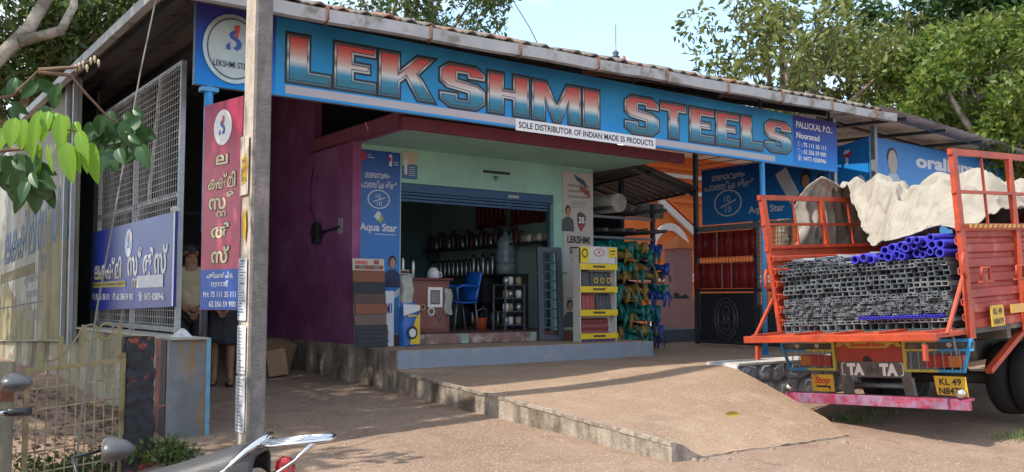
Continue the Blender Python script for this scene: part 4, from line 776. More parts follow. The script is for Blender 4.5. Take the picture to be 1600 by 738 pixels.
def ribtile(x0, x1, z0, z1, m, arch=0.0, vert=True):
    b = MB(); nu = 24
    b.grid(lambda u, v: Vector((x0 + u * (x1 - x0), DY + .07 + .03 * v - (.018 * abs(math.sin(u * math.pi * 4)) if vert else .018 * abs(math.sin(v * math.pi * 3))), z0 + v * (z1 - z0 + arch * abs(math.sin(u * math.pi * 4))))), nu, 12); b.build('roof_tile', m, ds, solid=.012)
for k, z_ in enumerate((.84, 1.17, 1.50, 1.84 - .02)):
    b = MB(); b.box(DX0 + .016, DX1 - .016, DY + .004, DY + .128, z_, z_ + .012); b.build('shelf', SW, ds); DF.rect('shelf_edge', 0, z_ - .01 if k else .835, .71, z_ + .075, YB, .006, thick=.01); DF.rect('edge_label', .24, z_ + .02, .47, z_ + .05, M('label_brown', (.10, .06, .03), .5), .009)
ribtile(DX0 + .07, DX1 - .10, .87, 1.12, TS[0], vert=False); ribtile(DX0 + .03, DX0 + .34, 1.20, 1.46, TS[2], .015); ribtile(DX0 + .37, DX1 - .05, 1.20, 1.46, TS[1], .015); ribtile(DX0 + .03, DX0 + .24, 1.53, 1.79, TS[1], .015); ribtile(DX0 + .26, DX1 - .05, 1.53, 1.78, TS[1], .0); ribtile(DX0 + .02, DX1 - .02, 1.87, 2.02, TS[0], .03)
for k in range(3): DF.ellipse('print_ring', .34 + k * .12, 1.66, .04, .04, YB, -.045, inner=.7)

# cardboard in the passage
for k, (x, y, w, h, rx) in enumerate(((4.9, 11.9, .34, .42, .35), (4.72, 11.6, .30, .34, -.12), (4.95, 12.2, .4, .3, .1))):
    b = MB(); b.obox(Matrix.Translation((x, y, ground_h(x, y) + h / 2)) @ Euler((rx, .1 * k, .5 + k)).to_matrix().to_4x4(), w, .26, h); tag(b.build('cardboard_box', M('cardboard', (.30, .19, .11), .85, var=.15, scale=8), bevel=.006), ['dented cardboard box slumped on its edge by the purple wall', 'smaller open cardboard box in front of the slumped one', 'flat cardboard box at the back of the passage'][k], 'box')
# racks of pipe behind the passage
for k in range(5):
    z_ = .6 + k * .55; b = MB(); b.bar((2.95, 15.2, z_), (5.2, 15.2, z_), .05); b.tube([(2.9 + .3, 13.5, z_ + .06), (3.3, 15.85, z_ + .06)], .05, 8); tag(b.build('pipe_shelf', STEELD), 'dark steel bar shelf with pipes at the back of the passage', 'shelf', 'pipe shelves in the passage')
# ================================================================== right-hand bays: lean-to, racks, cage, neighbour house, second shed
ln = thing('lean_to', 'low grey sheet lean-to over the pipe racks beside the mint shop', 'shelter', (11, 12, .58))
LSH = M('lean_to_sheet', (.17, .17, .165), .55, metal=.3, var=.25, scale=3)
lt = lambda x, y: 3.91 - .23 * (x - 9.56) - .07 * (y - 10.9)
b = MB(); b.grid(lambda u, v: Vector((9.56 + u * 2.6, 10.9 + v * 3.1, lt(9.56 + u * 2.6, 10.9 + v * 3.1) + .012 * math.cos(v * 3.6 * 2 * math.pi / .2))), 4, 160); b.build('roof_sheet', LSH, ln, fix=False)
for x in (10.0, 11.0, 12.1): b = MB(); b.bar((x, 10.92, lt(x, 10.92) - .05), (x, 13.8, lt(x, 13.8) - .05), .045); b.build('purlin', STEELD, ln)
for y in (11.0, 12.4, 13.7): b = MB(); b.bar((9.56, y, lt(9.56, y) - .10), (12.15, y, lt(12.15, y) - .10), .05); b.build('rafter', STEELD, ln)
for x, y in ((10.95, 11.6), (12.1, 13.7)): b = MB(); b.bar((x, y, .586), (x, y, lt(x, y) - .1), .07); b.build('post', STEELD, ln)
b = MB(); b.grid(lambda u, v: Vector((12.32 + u * 1.3, 13.2 + .012 * math.cos(u * 40), 3.02 + v * .30)), 60, 1); b.build('hanging_sheet', M('greenish_sheet', (.16, .17, .14), .6, var=.2), ln)
rk = thing('pipe_rack', 'steel bar rack loaded with green wrapped bundles beside the tile display stand', 'rack', (10.6, 11.3, .586))
for x, y in ((9.75, 11.1), (11.2, 11.1), (9.75, 13.2), (11.2, 13.2)): b = MB(); b.bar((x, y, .587), (x, y, 3.0), .06); b.build('upright', STEELD, rk)
for k in range(7):
    z_ = .72 + k * .335
    for y in (11.1, 13.2): b = MB(); b.bar((9.75, y, z_), (11.25, y, z_), .04); b.build('arm', STEELG, rk)
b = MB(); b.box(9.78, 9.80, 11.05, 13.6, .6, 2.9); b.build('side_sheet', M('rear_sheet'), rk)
WR = [M('wrap_teal', (.01, .19, .16), .35, var=.3, scale=9, bump=.3, bscale=14), M('wrap_ochre', (.30, .19, .04), .45, var=.3, scale=9, bump=.3, bscale=14), M('wrap_blue', (.02, .07, .36), .35, var=.3, scale=9, bump=.3, bscale=14), M('wrap_grey', (.08, .08, .085), .5, var=.3, scale=9)]
NM = ['teal', 'ochre', 'blue', 'grey']; lev = {}
for k in range(112):
    row = k % 7; i = lev.get(row, 0); lev[row] = i + 1; r_ = rnd.uniform(.06, .095)
    lay = i // 9; x = 9.9 + (i % 9) * .185 + rnd.uniform(-.03, .03); z_ = .742 + row * .335 + r_ + .002 + lay * .12
    c = rnd.choice([0, 0, 0, 1, 1]) if i % 9 < 5 else rnd.choice([2, 3, 2, 0]);  c = 3 if row >= 5 else c
    if row >= 5 and i > 6: continue
    if x > 11.12: continue
    if row >= 5: r_ = rnd.uniform(.02, .035)
    y0_ = 10.85 - rnd.uniform(0, .30); pts = []; rs_ = []
    for t in range(9):
        q = t / 8; y = y0_ + q * 2.3; pts.append((x + .03 * math.sin(q * 5 + k), y, z_ - (.07 * (1 - q * 4) if q < .25 and row < 5 else 0) + .012 * math.sin(k + q * 9))); rs_.append(r_ * (.55 + .45 * min(1, q * 5)) * (1 + .25 * math.sin(k * 3 + t * 2.1)) if row < 5 else r_)
    b = MB(); b.tube(pts, rs_, 9)
    for q in range(rnd.choice([1, 2, 3]) if row < 5 else 0):          # loose ends of the wrapping hanging out
        a = rnd.uniform(-1, 1); b.tube([(x, y0_ + .04, z_), (x + a * .05, y0_ - .06, z_ + .015), (x + a * .10, y0_ - .09, z_ - .09), (x + a * .12, y0_ - .07, z_ - rnd.uniform(.14, .26))], [.03, .038, .032, .014], 7, flat=.35)
    o = b.build('wrapped_bundle', WR[c]); tag(o, '%s wrapped bundle on the %s tier of the pipe rack' % (NM[c], ['lowest', 'second', 'third', 'fourth', 'fifth', 'sixth', 'top'][row]), 'bundle', 'bundles on the pipe rack %s %d' % (NM[c], row))
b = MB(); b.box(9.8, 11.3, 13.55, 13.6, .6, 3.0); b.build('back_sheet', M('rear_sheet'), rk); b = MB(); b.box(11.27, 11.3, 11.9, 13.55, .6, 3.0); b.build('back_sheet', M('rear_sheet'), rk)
rl = MB(); rl.tube([(10.1, 10.75, 2.93), (10.25, 12.5, 2.95)], .15, 20); rl.tube([(10.1, 10.745, 2.93), (10.11, 10.75, 2.93)], .12, 20)
tag(rl.build('white_roll', M('roll_white', (.42, .40, .37), .6, var=.2, scale=8)), 'fat pale roll of sheeting on top of the pipe rack', 'roll')
# dark plinth, pink pillar and wall, orange house
pk = thing('pink_gate_wall', 'pink garden pillar with orange cap and low pink wall behind the racks', 'wall', (14, 13, .58)); PINK = M('pink_paint', (.68, .34, .32), .75, var=.12, scale=3, bump=.1); ORG = M('orange_paint', (.74, .17, .018), .7, var=.14, scale=3)
b = MB(); b.box(13.85, 14.25, 13.0, 13.4, 1.3, 2.42); b.build('pillar', PINK, pk); b = MB(); b.add([(13.78, 12.93, 2.42), (14.32, 12.93, 2.42), (14.32, 13.47, 2.42), (13.78, 13.47, 2.42), (14.05, 13.2, 2.72)], [(0, 3, 2, 1), (0, 1, 4), (1, 2, 4), (2, 3, 4), (3, 0, 4)]); b.build('cap', ORG, pk)
b = MB(); b.box(13.58, 16, 12.95, 13.45, .58, 1.40); b.build('low_wall', PINK, pk)
b = MB(); b.box(12.25, 13.6, 12.2, 13.4, .58, .82); tag(b.build('grey_step', M('dark_grey_step', (.085, .10, .12), .7, var=.2, scale=6)), 'dark grey step in front of the pink garden wall', 'step')
b = MB(); b.grid(lambda u, v: Vector((13.95 + (u - .5) * .5, 13.1 + (v - .5) * .3, 1.402 + .15 * (1 - (2 * u - 1) ** 2) * (1 - (2 * v - 1) ** 2) * (1 + .3 * math.sin(u * 11)))), 12, 8); tag(b.build('black_bag', M('black_polythene', (.012, .012, .014), .3, bump=.5, bscale=18)), 'crumpled black bag lying on the low pink wall', 'bag')
oh = thing('orange_house', 'orange house with white trim and arched window behind the racks', 'house', (19, 18, .5))
b = MB(); b.box(16, 24, 17, 22, .3, 5.2); b.build('wall', ORG, oh)
WTR = M('white_trim', (.72, .70, .68), .7, var=.06)
HF = Face((16, 16.99, 0), (1, 0, 0), (0, 0, 1), oh)
n = 16; cx, cz, r0, r1 = 1.75, 2.45, .62, .78
HF.poly('arch_trim', [(cx + r1 * math.cos(math.pi * i / n), cz + r1 * math.sin(math.pi * i / n) * 1.2) for i in range(n + 1)] + [(cx + r0 * math.cos(math.pi * i / n), cz + r0 * math.sin(math.pi * i / n) * 1.2) for i in range(n, -1, -1)], WTR, .06, thick=.06)
HF.rect('string_course', 0, 1.85, 8, 2.08, WTR, .07, thick=.07); HF.rect('string_line', 0, 1.94, 8, 1.97, ORG, .075, thick=.01)
HF.poly('barge_board', [(1.3, 3.9), (3.2, 2.75), (3.2, 2.95), (1.3, 4.1)], WTR, .10, thick=.1); HF.poly('barge_board', [(1.3, 4.16), (3.2, 3.0), (3.2, 3.06), (1.3, 4.24)], ORG, .12, thick=.12)
b = MB(); b.box(17.0, 17.08, 16.93, 16.98, .6, 2.6); b.build('window_edge', WTR, oh); b = MB(); b.box(17.1, 17.9, 16.95, 16.985, .9, 1.8); b.build('window', M('window_dark', (.03, .03, .035), .15), oh); b = MB(); b.box(15.7, 24.3, 16.4, 22.3, 5.2, 5.36); b.build('roof_slab', WTR, oh)
for k in range(5): b = MB(); b.box(16, 24, 16.93, 16.99, 3.95 + k * .22, 4.05 + k * .22); b.build('louvre', WTR if k % 2 else ORG, oh)
# wire cage with banner, red sheets and grille door (the right end of the shop)
cg = thing('wire_cage', 'black wire cage wall behind the blue post with banner and red sheets on it', 'fence', (12.8, 10, .586))
for y, z1 in ((11.5, 4.4), (10.15, 3.7), (8.75, 3.6)): b = MB(); b.bar((12.72, y, .587), (12.72, y, z1), .07); b.build('upright', STEELD, cg)
for z_ in (.64, 1.55, 2.66): b = MB(); b.bar((12.72, 11.5, z_), (12.72, 8.75, z_), .045); b.build('rail', STEELD, cg)
for k in range(8): b = MB(); b.bar((12.75, 11.5, 3.75 + k * .09), (12.75, 9.4, 3.75 + k * .09), .012); b.build('top_wire', STEELD, cg)
wires(lambda u, v: Vector((12.69, u, v)), 8.78, 11.5, .62, 2.66, .075, .0028).build('wire_mesh', M('dark_wire', (.07, .07, .075), .5, metal=.5), cg)['kind'] = 'stuff'
b2 = thing('blue_banner', 'wide blue rainwater gutter banner hung on the black wire cage', 'banner', (12.75, 10, 2.68))
CFc = Face((12.66, 11.30, 0), (0, -1, 0), (0, 0, 1), b2); CFc.rect('sheet', 0, 2.72, 2.66, 3.72, AQB, 0, thick=.008)
CFc.text('lettering', 'മഴവെള്ള', .62, 3.50, .12, LINEW, .004, align='CENTER', w=.75, bold=.012); CFc.text('lettering', 'പാത്തികളിൽ', .62, 3.33, .12, LINEW, .004, align='CENTER', w=1.12, bold=.012); tally(CFc, .60, 3.08, 1.9, b2, .004)
CFc.text('lettering', 'Aqua Star', 1.05, 2.86, .12, LINEW, .004, w=.75, bold=.03)
for k in range(3): CFc.poly('gutter_picture', [(1.62 + k * .07, 3.46 + k * .03), (1.70 + k * .07, 3.52 + k * .03), (1.98 + k * .06, 3.02 + k * .04), (1.92 + k * .06, 2.94 + k * .04)], M('gutter_picture'), .004 + .003 * k)
figure_print(CFc, 2.22, 2.75, .72, b2, NAVYP, .016); figure_print(CFc, 2.52, 2.73, .66, b2, NAVYP, .022)
b3 = MB(); b3.box(12.66, 12.685, 9.0, 11.4, 2.60, 2.70); tag(b3.build('grey_slat_strip', M('grey_slat', (.22, .23, .24), .5, var=.4, scale=20)), 'grey slatted strip under the cage banner', 'strip')
RSH = [M('red_sheet', (.36, .03, .03), .4, var=.2, scale=7), M('red_sheet_dark', (.27, .022, .025), .4, var=.2, scale=7), M('pink_sheet_edge', (.45, .25, .22), .6)]
for rw, (z0, z1, ya, yb) in enumerate(((2.13, 2.58, 11.40, 10.1), (0, 0, 0, 0), (1.58, 2.03, 11.46, 10.12))):
    if not ya: continue
    y = ya; k = 0
    while y > yb:
        w = rnd.choice([.15, .17, .19]); b = MB(); b.grid(lambda u, v: Vector((12.60 + .015 * math.sin(u * 9.4), y - u * w, z0 + v * (z1 - z0))), 6, 1); tag(b.build('red_roof_sheet', RSH[k % 2], solid=.006), 'red roofing sheet in the %s row against the black cage' % ('upper', '', 'lower')[rw], 'sheet', 'red sheets %s row' % ('upper', '', 'lower')[rw]); k += 1; y -= w
        if rnd.random() < .35: b = MB(); b.box(12.58, 12.62, y - .015, y + .002, z0, z1); tag(b.build('pale_sheet_edge', RSH[2]), 'thin pale sheet edge between the red sheets of the %s row' % ('upper', '', 'lower')[rw], 'sheet', 'pale edges %s row' % ('upper', '', 'lower')[rw]); y -= .016
gd = thing('grille_door', 'dark ornamental grille door panel at the foot of the black cage', 'door', (12.62, 10.5, .587)); b = MB(); b.box(12.75, 12.78, 10.2, 11.45, .6, 1.5); b.build('panel', M('door_dark', (.04, .045, .05), .5, var=.2), gd)
SCG = M('scroll_grey', (.22, .23, .24), .4, metal=.5)
for k, (yy, zz, ry, rz_) in enumerate(((10.85, 1.05, .26, .36), (10.85, 1.05, .20, .29), (10.85, 1.20, .07, .07), (10.85, .92, .07, .07), (10.73, 1.06, .06, .08), (10.97, 1.06, .06, .08), (10.85, 1.05, .04, .05))):
    b = MB(); b.tube([(12.74, yy + ry * math.cos(t), zz + rz_ * math.sin(t)) for t in [i * math.pi / 12 for i in range(24)]], .010, 5, closed=True); b.build('scroll', SCG, gd)
b = MB(); b.box(12.75, 12.80, 8.9, 10.1, .6, 1.3); b.build('lower_panel', M('panel_blue_grey', (.06, .075, .09), .5, var=.2), gd)
# second shed to the right with its banners
s2 = thing('side_shed', 'grey steel shed with sloping sheet roof right of the signboard', 'shed', (17, 10, .58))
b = MB(); b.box(14.55, 22, 9.25, 9.35, .58, 4.2); b.build('front_wall', STEELG, s2); b = MB(); b.box(14.55, 14.65, 9.35, 9.95, .58, 4.15); b.build('side_wall', STEELG, s2)
b = MB(); b.grid(lambda u, v: Vector((13.75 + u * 7, 8.35 + v * 3.2, 4.55 - .36 * u + .18 * v + .006 * math.cos(u * 7 * 2 * math.pi / .25))), 170, 3); b.build('roof_sheet', M('pale_roof_sheet', (.62, .62, .60), .5, metal=.0, var=.25, scale=3, col2=(.2, .18, .16), cov=.3), s2, fix=False)
for x in (14.55, 15.8, 17.1, 18.4): b = MB(); b.bar((x, 8.4, 4.48 - .36 * (x - 13.75) / 7), (x, 11.4, 4.63 - .36 * (x - 13.75) / 7), .06); b.build('rafter', STEELD, s2)
for y in (8.6, 9.6): b = MB(); b.bar((13.75, y, 4.48 + .056 * (y - 8.35)), (20.7, y, 4.12 + .056 * (y - 8.35)), .05); b.build('purlin', STEELD, s2)
for x in (13.3, 14.5): b = MB(); b.bar((x, 9.0, .586), (x, 9.0, 4.40), .08); b.build('post', STEELG, s2)
n1 = thing('blue_banner', 'narrow blue banner with white gutter picture on the shed side', 'banner', (14.5, 9.4, 2.4)); NF1 = Face((14.50, 9.78, 0), (0, -1, 0), (0, 0, 1), n1)
BRB = M('bright_blue_print', (.012, .22, .60), .4, var=.1, scale=1.5, gradient=[(0, (.02, .32, .68)), (1, (.008, .16, .50))])
NF1.poly('sheet', [(0, 2.3), (.66, 2.3), (.66, 4.22), (0, 4.12)], BRB, 0, thick=.01); NF1.text('numeral', '1', .22, 3.80, .18, LINEW, .004, bold=.06); NF1.poly('wing_mark', [(.16, 3.93), (.24, 4.02), (.36, 4.0), (.30, 3.90)], M('logo_crimson'), .007); NF1.poly('wing_mark', [(.17, 3.97), (.22, 4.05), (.33, 4.04), (.27, 3.98)], LINEW, .009)
for k in range(2): NF1.poly('gutter_picture', [(.05 + k * .1, 3.10), (.16 + k * .1, 3.08), (.58 + k * .03, 3.52 - k * .05), (.5 + k * .03, 3.58 - k * .05)], M('gutter_picture'), .004 + .003 * k)
n2 = thing('oralium_banner', 'long blue banner with white lettering and a printed man along the shed front', 'banner', (17, 9.15, 2.4)); NF2 = Face((14.50, 9.10, 0), (1, 0, 0), (0, 0, 1), n2)
NF2.poly('sheet', [(0, 2.3), (6.5, 2.3), (6.5, 4.16), (0, 4.24)], BRB, 0, thick=.01)
NF2.text('lettering', 'oralium', 1.50, 3.83, .24, LINEW, .004, w=2.1, bold=.04)
NF2.ellipse('printed_hair', .72, 3.93, .17, .17, M('printed_hair'), .004); NF2.ellipse('printed_face', .73, 3.84, .15, .22, M('printed_pale_skin', (.40, .36, .34), .6), .006); NF2.poly('printed_torso', [(.40, 3.0), (1.1, 3.0), (1.05, 3.45), (.85, 3.64), (.62, 3.64), (.44, 3.45)], M('printed_pale_shirt', (.40, .50, .58), .6), .005)
# ================================================================== lorry, tail towards the ramp, rolled and pitched on the verge
tk = thing('lorry', 'orange open-bodied goods lorry backed up beside the ramp with its tailgate down', 'lorry', (8.95, 5.64, 0.0), rot=(R(-2.7), R(-2.8), 0))
ORT = M('lorry_orange', (.46, .062, .020), .5, var=.3, scale=7, col2=(.33, .05, .025), cov=.42, sharp=.14, bump=.08)
ORD = M('lorry_red_panel', (.36, .045, .03), .55, var=.25, scale=6, col2=(.48, .13, .08), cov=.34, sharp=.1)
CHAS = M('chassis_grey', (.09, .085, .08), .7, var=.3, scale=8, col2=(.2, .16, .12), cov=.35); RUB = M('tyre_rubber', (.018, .018, .018), .85, var=.3, scale=14, bump=.2)
def part(name, mb, mats, parent=None, **k): return mb.build(name, mats, parent or tk, local=True, **k)
b = MB(); b.box(-.02, 4.5, -1.08, 1.08, 1.0, 1.06); part('deck', b, CHAS)
for s in (-1, 1): b = MB(); b.box(.0, 6.2, s * .40 - .04, s * .40 + .04, .62, .84); part('chassis_rail', b, CHAS)
for x in (.1, .9, 1.7, 2.5, 3.3, 4.1): b = MB(); b.box(x, x + .08, -1.05, 1.05, .90, .999); part('cross_member', b, CHAS)
def side(s, top, lean):
    o_ = lambda x, z_, d=0: Vector((x, s * (1.09 + d) + s * lean * (z_ - 1.0), z_))
    nm = 'right_side' if s < 0 else 'left_side'
    b = MB(); pts = []
    nr = 7; prof = []
    for k in range(nr):
        z0 = 1.0 + k * 1.05 / nr; dz = 1.05 / nr; prof += [(z0, 0), (z0 + dz * .28, 0), (z0 + dz * .40, .028), (z0 + dz * .85, .028), (z0 + dz * .97, 0)]
    prof.append((2.05, 0)); vs_ = []
    for x in (0.03, 4.48): vs_ += [o_(x, z_, d - .03) for z_, d in prof]
    n = len(prof); b.add(vs_, [(j, j + 1, n + j + 1, n + j) for j in range(n - 1)]); sp = part('side_panel', b, ORD if s < 0 else ORT, solid=.012)
    for x in (.06, 1.2, 2.34, 3.4, 4.38):
        w = .085 if x < .1 else .07; b = MB(); b.bar(o_(x, .96, .02), o_(x, top, .02), .05, w, up=(1, 0, 0)); part('stake', b, ORT)
    for z_, t_ in ((top, .06), (2.05, .07), (2.05 + (top - 2.05) * .47, .03)): b = MB(); b.bar(o_(.0, z_, .022), o_(4.45, z_, .022), .045, t_); part('rail', b, ORT)
    for x in (.63, 1.77, 2.87, 3.9): b = MB(); b.bar(o_(x, 2.08, .015), o_(x, top - .02, .015), .022); part('grille_bar', b, ORT)
    return o_
oR = side(-1, 2.80, .0); oL = side(1, 2.66, .07)
# pressed loops, number plate and reflective strip on the near side
YPL = M('plate_yellow', (.66, .40, .03), .45, var=.12, scale=8, col2=(.4, .24, .05), cov=.3)
RS = Face((0, -1.135, 0), (1, 0, 0), (0, 0, 1), tk, local=True)
for k in range(3):
    x = .26 + k * .72; b = MB(); b.tube([RS.p(x, 1.52, .03), RS.p(x, 1.64, .04), RS.p(x + .16, 1.64, .04), RS.p(x + .16, 1.52, .03)], .012, 6); b.tube([RS.p(x - .06, 1.50, .03), RS.p(x + .24, 1.50, .03)], .01, 6); part('lashing_hook', b, ORT)
pl_ = RS.rect('side_number_plate', .42, 1.05, .68, 1.26, YPL, .012, thick=.01); RS.text('lettering', 'KL 49', .55, 1.17, .06, BLACK, .016, pl_, align='CENTER', w=.17, bold=.02); RS.text('lettering', 'N8479', .55, 1.07, .06, BLACK, .016, pl_, align='CENTER', w=.2, bold=.02)
RS.rect('reflective_strip', .84, 1.16, 1.45, 1.25, M('amber_tape', (.65, .33, .02), .3, var=.1), .012, thick=.01)
STR = RS.rect('chequer_strip', .10, 2.035, 1.48, 2.07, YPL, .055, thick=.004)
for k in range(14): RS.poly('chequer', [(.12 + k * .1, 2.037), (.16 + k * .1, 2.037), (.19 + k * .1, 2.068), (.15 + k * .1, 2.068)], ORD, .058, STR)
# tail gate lying open
b = MB(); b.box(-.56, -.02, -1.10, 1.12, 1.005, 1.05); b.box(-.60, -.54, -1.12, 1.14, .985, 1.06)
tg = part('tailgate', b, ORT, bevel=.008)
for k in range(5): b = MB(); b.box(-.54, -.03, -1.0 + k * .5, -.93 + k * .5, 1.051, 1.075); part('tailgate_rib', b, ORT, tg)
for y in (-.98, .98): b = MB(); b.bar((-.56, y, .95), (-.575, y, .80), .05, .03); part('latch', b, ORT, tg)
b = MB(); b.bar((.02, -1.13, 1.62), (-.42, -1.13, 1.04), .03); part('tailgate_stay', b, ORT); b = MB(); b.bar((.02, 1.17, 1.45), (-.42, 1.15, 1.0), .03); part('tailgate_stay', b, ORT)
for s, yy in ((-1, -1.15), (1, 1.20)): b = MB(); b.tube([(-.01, yy, 1.55), (-.045, yy, 1.62), (-.05, yy, 1.72), (-.01, yy, 1.80)], .018, 8); part('corner_handle', b, ORT)
b = MB(); b.tube([(-.10, -1.0, 1.06), (-.11, -1.02, .95), (-.10, -1.03, .80)], .012, 6); part('chain', b, STEELG)
b = MB(); b.bar((1.42, -1.05, 1.04), (.50, -1.02, .60), .07, .05); part('side_guard', b, ORT)
# tail: light cages, badge beam, plates, bumper
TF = Face((0, 0, 0), (0, -1, 0), (0, 0, 1), tk, local=True)
CBL = M('cage_blue', (.03, .27, .55), .5, var=.15, scale=9); CYE = M('cage_yellow', (.50, .42, .06), .5, var=.15, scale=9)
LENS = [M('lens_red', (.38, .02, .02), .15, var=.1), M('lens_amber', (.55, .16, .02), .15, var=.1), M('lens_clear', (.45, .45, .43), .15, var=.1)]
for s in (-1, 1):       # s=-1 is the left cage (u negative)
    a0, a1 = (-1.10, -.38) if s < 0 else (.42, 1.15); o0 = a0 if s < 0 else a1; i0 = a1 if s < 0 else a0; ch_ = .10 * (1 if s < 0 else -1)
    lc = TF.rect('light_strip', min(a0, a1), .865, max(a0, a1), .945, CHAS, .0, thick=.03)
    mid = (a0 + a1) / 2
    for (u0, u1, m) in ((o0, mid, CBL), (mid, i0, CYE)):
        lo, hi = min(u0, u1), max(u0, u1); TF.rect('cage_bar', lo, .935, hi, .965, m, .02, lc, thick=.03); TF.rect('cage_bar', lo, .845, hi, .868, m, .021, lc, thick=.03)
        if m is CBL: TF.rect('cage_bar', min(u0 + ch_, u1) if s < 0 else lo, .635, hi if s < 0 else u0 + ch_, .662, m, .02, lc, thick=.03)
        else: TF.rect('cage_bar', lo, .635, hi, .662, m, .02, lc, thick=.03)
    TF.poly('cage_bar', [(o0, .96), (o0 + ch_ * .28, .96), (o0 + ch_ * 1.25, .64), (o0 + ch_, .64)] if s < 0 else [(o0 + ch_ * .28, .96), (o0, .96), (o0 + ch_, .64), (o0 + ch_ * 1.25, .64)], CBL, .024, lc, thick=.03)
    TF.rect('cage_bar', min(i0, i0 - .028 * -s), .64, max(i0, i0 - .028 * -s), .96, CYE, .024, lc, thick=.03)
    for k in range(5): TF.ellipse('lamp_dot', a0 + .1 + k * .13, .905, .028, .026, LENS[2] if k % 2 else CHAS, .006, lc, 14)
    for k in range(7): b = MB(); u = a0 + .09 + k * .085; b.bar(TF.p(u, .65, .03), TF.p(u, .86, .03), .008); part('cage_wire', b, STEELG, lc)
    lu = (-.86, -.46) if s < 0 else (.62, 1.02); lp = TF.rect('tail_lamp', lu[0], .68, lu[1], .80, LENS[0], -.02, thick=.08); TF.rect('lamp_section', lu[0] + (.005 if s < 0 else .26), .685, lu[0] + (.14 if s < 0 else .395), .795, LENS[1], -.012, lp)
ce = TF.rect('centre_panel', -.37, .735, .41, .965, M('tail_red', (.40, .05, .03), .5, var=.25, scale=8, col2=(.25, .05, .03), cov=.35), .005, thick=.02)
TF.poly('arrow_print', [(-.30, .95), (.34, .95), (.24, .88), (-.20, .88)], CYE, .009, ce); TF.text('lettering', 'SoundHorn', .02, .895, .045, RED, .013, ce, align='CENTER', w=.40, bold=.04); TF.ellipse('hole', .0, .745, .055, .05, BLACK, .010, ce, 16)
for s in (-1, 1):
    for k in range(2): TF.poly('arrow_print', [(.02 + s * (.26 + k * .05), .95), (.02 + s * (.29 + k * .05), .95), (.02 + s * (.36 + k * .03), .90), (.02 + s * (.34 + k * .03), .89)], CYE, .011 + .002 * k, ce)
be = TF.rect('badge_beam', -.34, .57, .46, .735, M('beam_grey', (.13, .115, .10), .6, var=.3, scale=9, col2=(.2, .17, .14), cov=.3), .012, thick=.05)
TF.text('lettering', 'TA', -.245, .60, .115, WHITE, .016, be, w=.205, bold=.07); TF.text('lettering', 'TA', .14, .60, .115, WHITE, .016, be, w=.205, bold=.07)
for s in (-1, 1): TF.poly('badge_outline', [(.05 + s * .32, .585), (.05 + s * .36, .60), (.05 + s * .36, .715), (.05 + s * .32, .73), (.05 + s * .32, .722), (.05 + s * .35, .71), (.05 + s * .35, .605), (.05 + s * .32, .593)], WHITE, .016, be)
TF.rect('tow_plate', -.02, .615, .12, .705, CHAS, .018, be, thick=.01); TF.ellipse('tow_pin', .055, .66, .012, .012, BLACK, .021, be, 10)
for u in (-.30, .42): b = MB(); b.add([TF.p(u - .05, .57, .0), TF.p(u + .05, .57, .0), TF.p(u + .07, .33, -.02), TF.p(u - .03, .33, -.02)] + [TF.p(u - .05, .57, -.06), TF.p(u + .05, .57, -.06), TF.p(u + .07, .33, -.08), TF.p(u - .03, .33, -.08)], [(0, 1, 2, 3), (7, 6, 5, 4), (0, 4, 5, 1), (1, 5, 6, 2), (2, 6, 7, 3), (3, 7, 4, 0)]); part('bumper_bracket', b, M('beam_grey'))
b = MB(); b.tube([(.25, -.32, .46), (.25, .34, .46)], .03, 10); part('cross_tube', b, STEELG)
BUM = M('bumper_pink', (.30, .03, .07), .55, var=.4, scale=9, col2=(.26, .15, .24), cov=.5, sharp=.12, scale2=5)
b = MB(); b.box(-.17, -.12, -1.14, .97, .29, .395); b.box(-.12, -.02, -1.12, .95, .37, .394); part('bumper', b, BUM, bevel=.006)
for y in (-1.06, .92): b = MB(); b.lathe([(.002, -.045), (.035, -.035), (.05, 0), (.035, .035), (.002, .05)], Matrix.Translation((-.16, y, .45)), 14); part('chrome_dome', b, M('dull_chrome', (.6, .58, .53), .25, metal=.9, var=.15, scale=20))
sp_ = TF.rect('stop_plate', -.68, .41, -.40, .595, YPL, .06, thick=.01); TF.text('lettering', 'Stop', -.54, .50, .075, RED, .064, sp_, align='CENTER', w=.2, bold=.03, shear=.3); TF.poly('arrow_print', [(-.62, .455), (-.46, .455), (-.46, .44), (-.44, .44), (-.44, .475), (-.62, .475)], BLACK, .063, sp_)
np_ = TF.poly('number_plate', [(.77, .42), (1.08, .405), (1.07, .60), (.75, .605)], YPL, .06, thick=.01); TF.text('lettering', 'KL 49', .915, .52, .065, BLACK, .064, np_, align='CENTER', w=.22, bold=.02); TF.text('lettering', 'N8479', .915, .43, .065, BLACK, .064, np_, align='CENTER', w=.24, bold=.02)
# wheels, axle, flap, cab
b = MB(); b.tube([(1.75, -.9, .40), (1.75, .9, .40)], .07, 10); b.lathe([(.12, -.12), (.19, 0), (.12, .12)], Matrix.Translation((1.75, 0, .42)), 16); part('rear_axle', b, CHAS)
def wheel(x, y, w):
    m = Matrix.Translation((x, y, .41)) @ Matrix.Rotation(math.pi / 2, 4, 'X'); b = MB(); b.lathe([(.24, -w / 2), (.37, -w / 2), (.405, -w * .35), (.41, 0), (.405, w * .35), (.37, w / 2), (.24, w / 2)], m, 28); o = part('wheel', b, RUB)
    b = MB(); b.lathe([(.03, -w * .3), (.10, -w * .3), (.12, -w * .1), (.20, -w * .1), (.245, -w * .52), (.245, w * .52), (.20, w * .1), (.12, w * .1), (.10, w * .3), (.03, w * .3)], m, 24); part('rim', b, M('rim_grey', (.25, .23, .21), .6, var=.3, scale=10), o)
for y in (-.90, -.64, .64, .90): wheel(1.75, y, .23)
for y in (-.86, .86): wheel(5.35, y, .24)
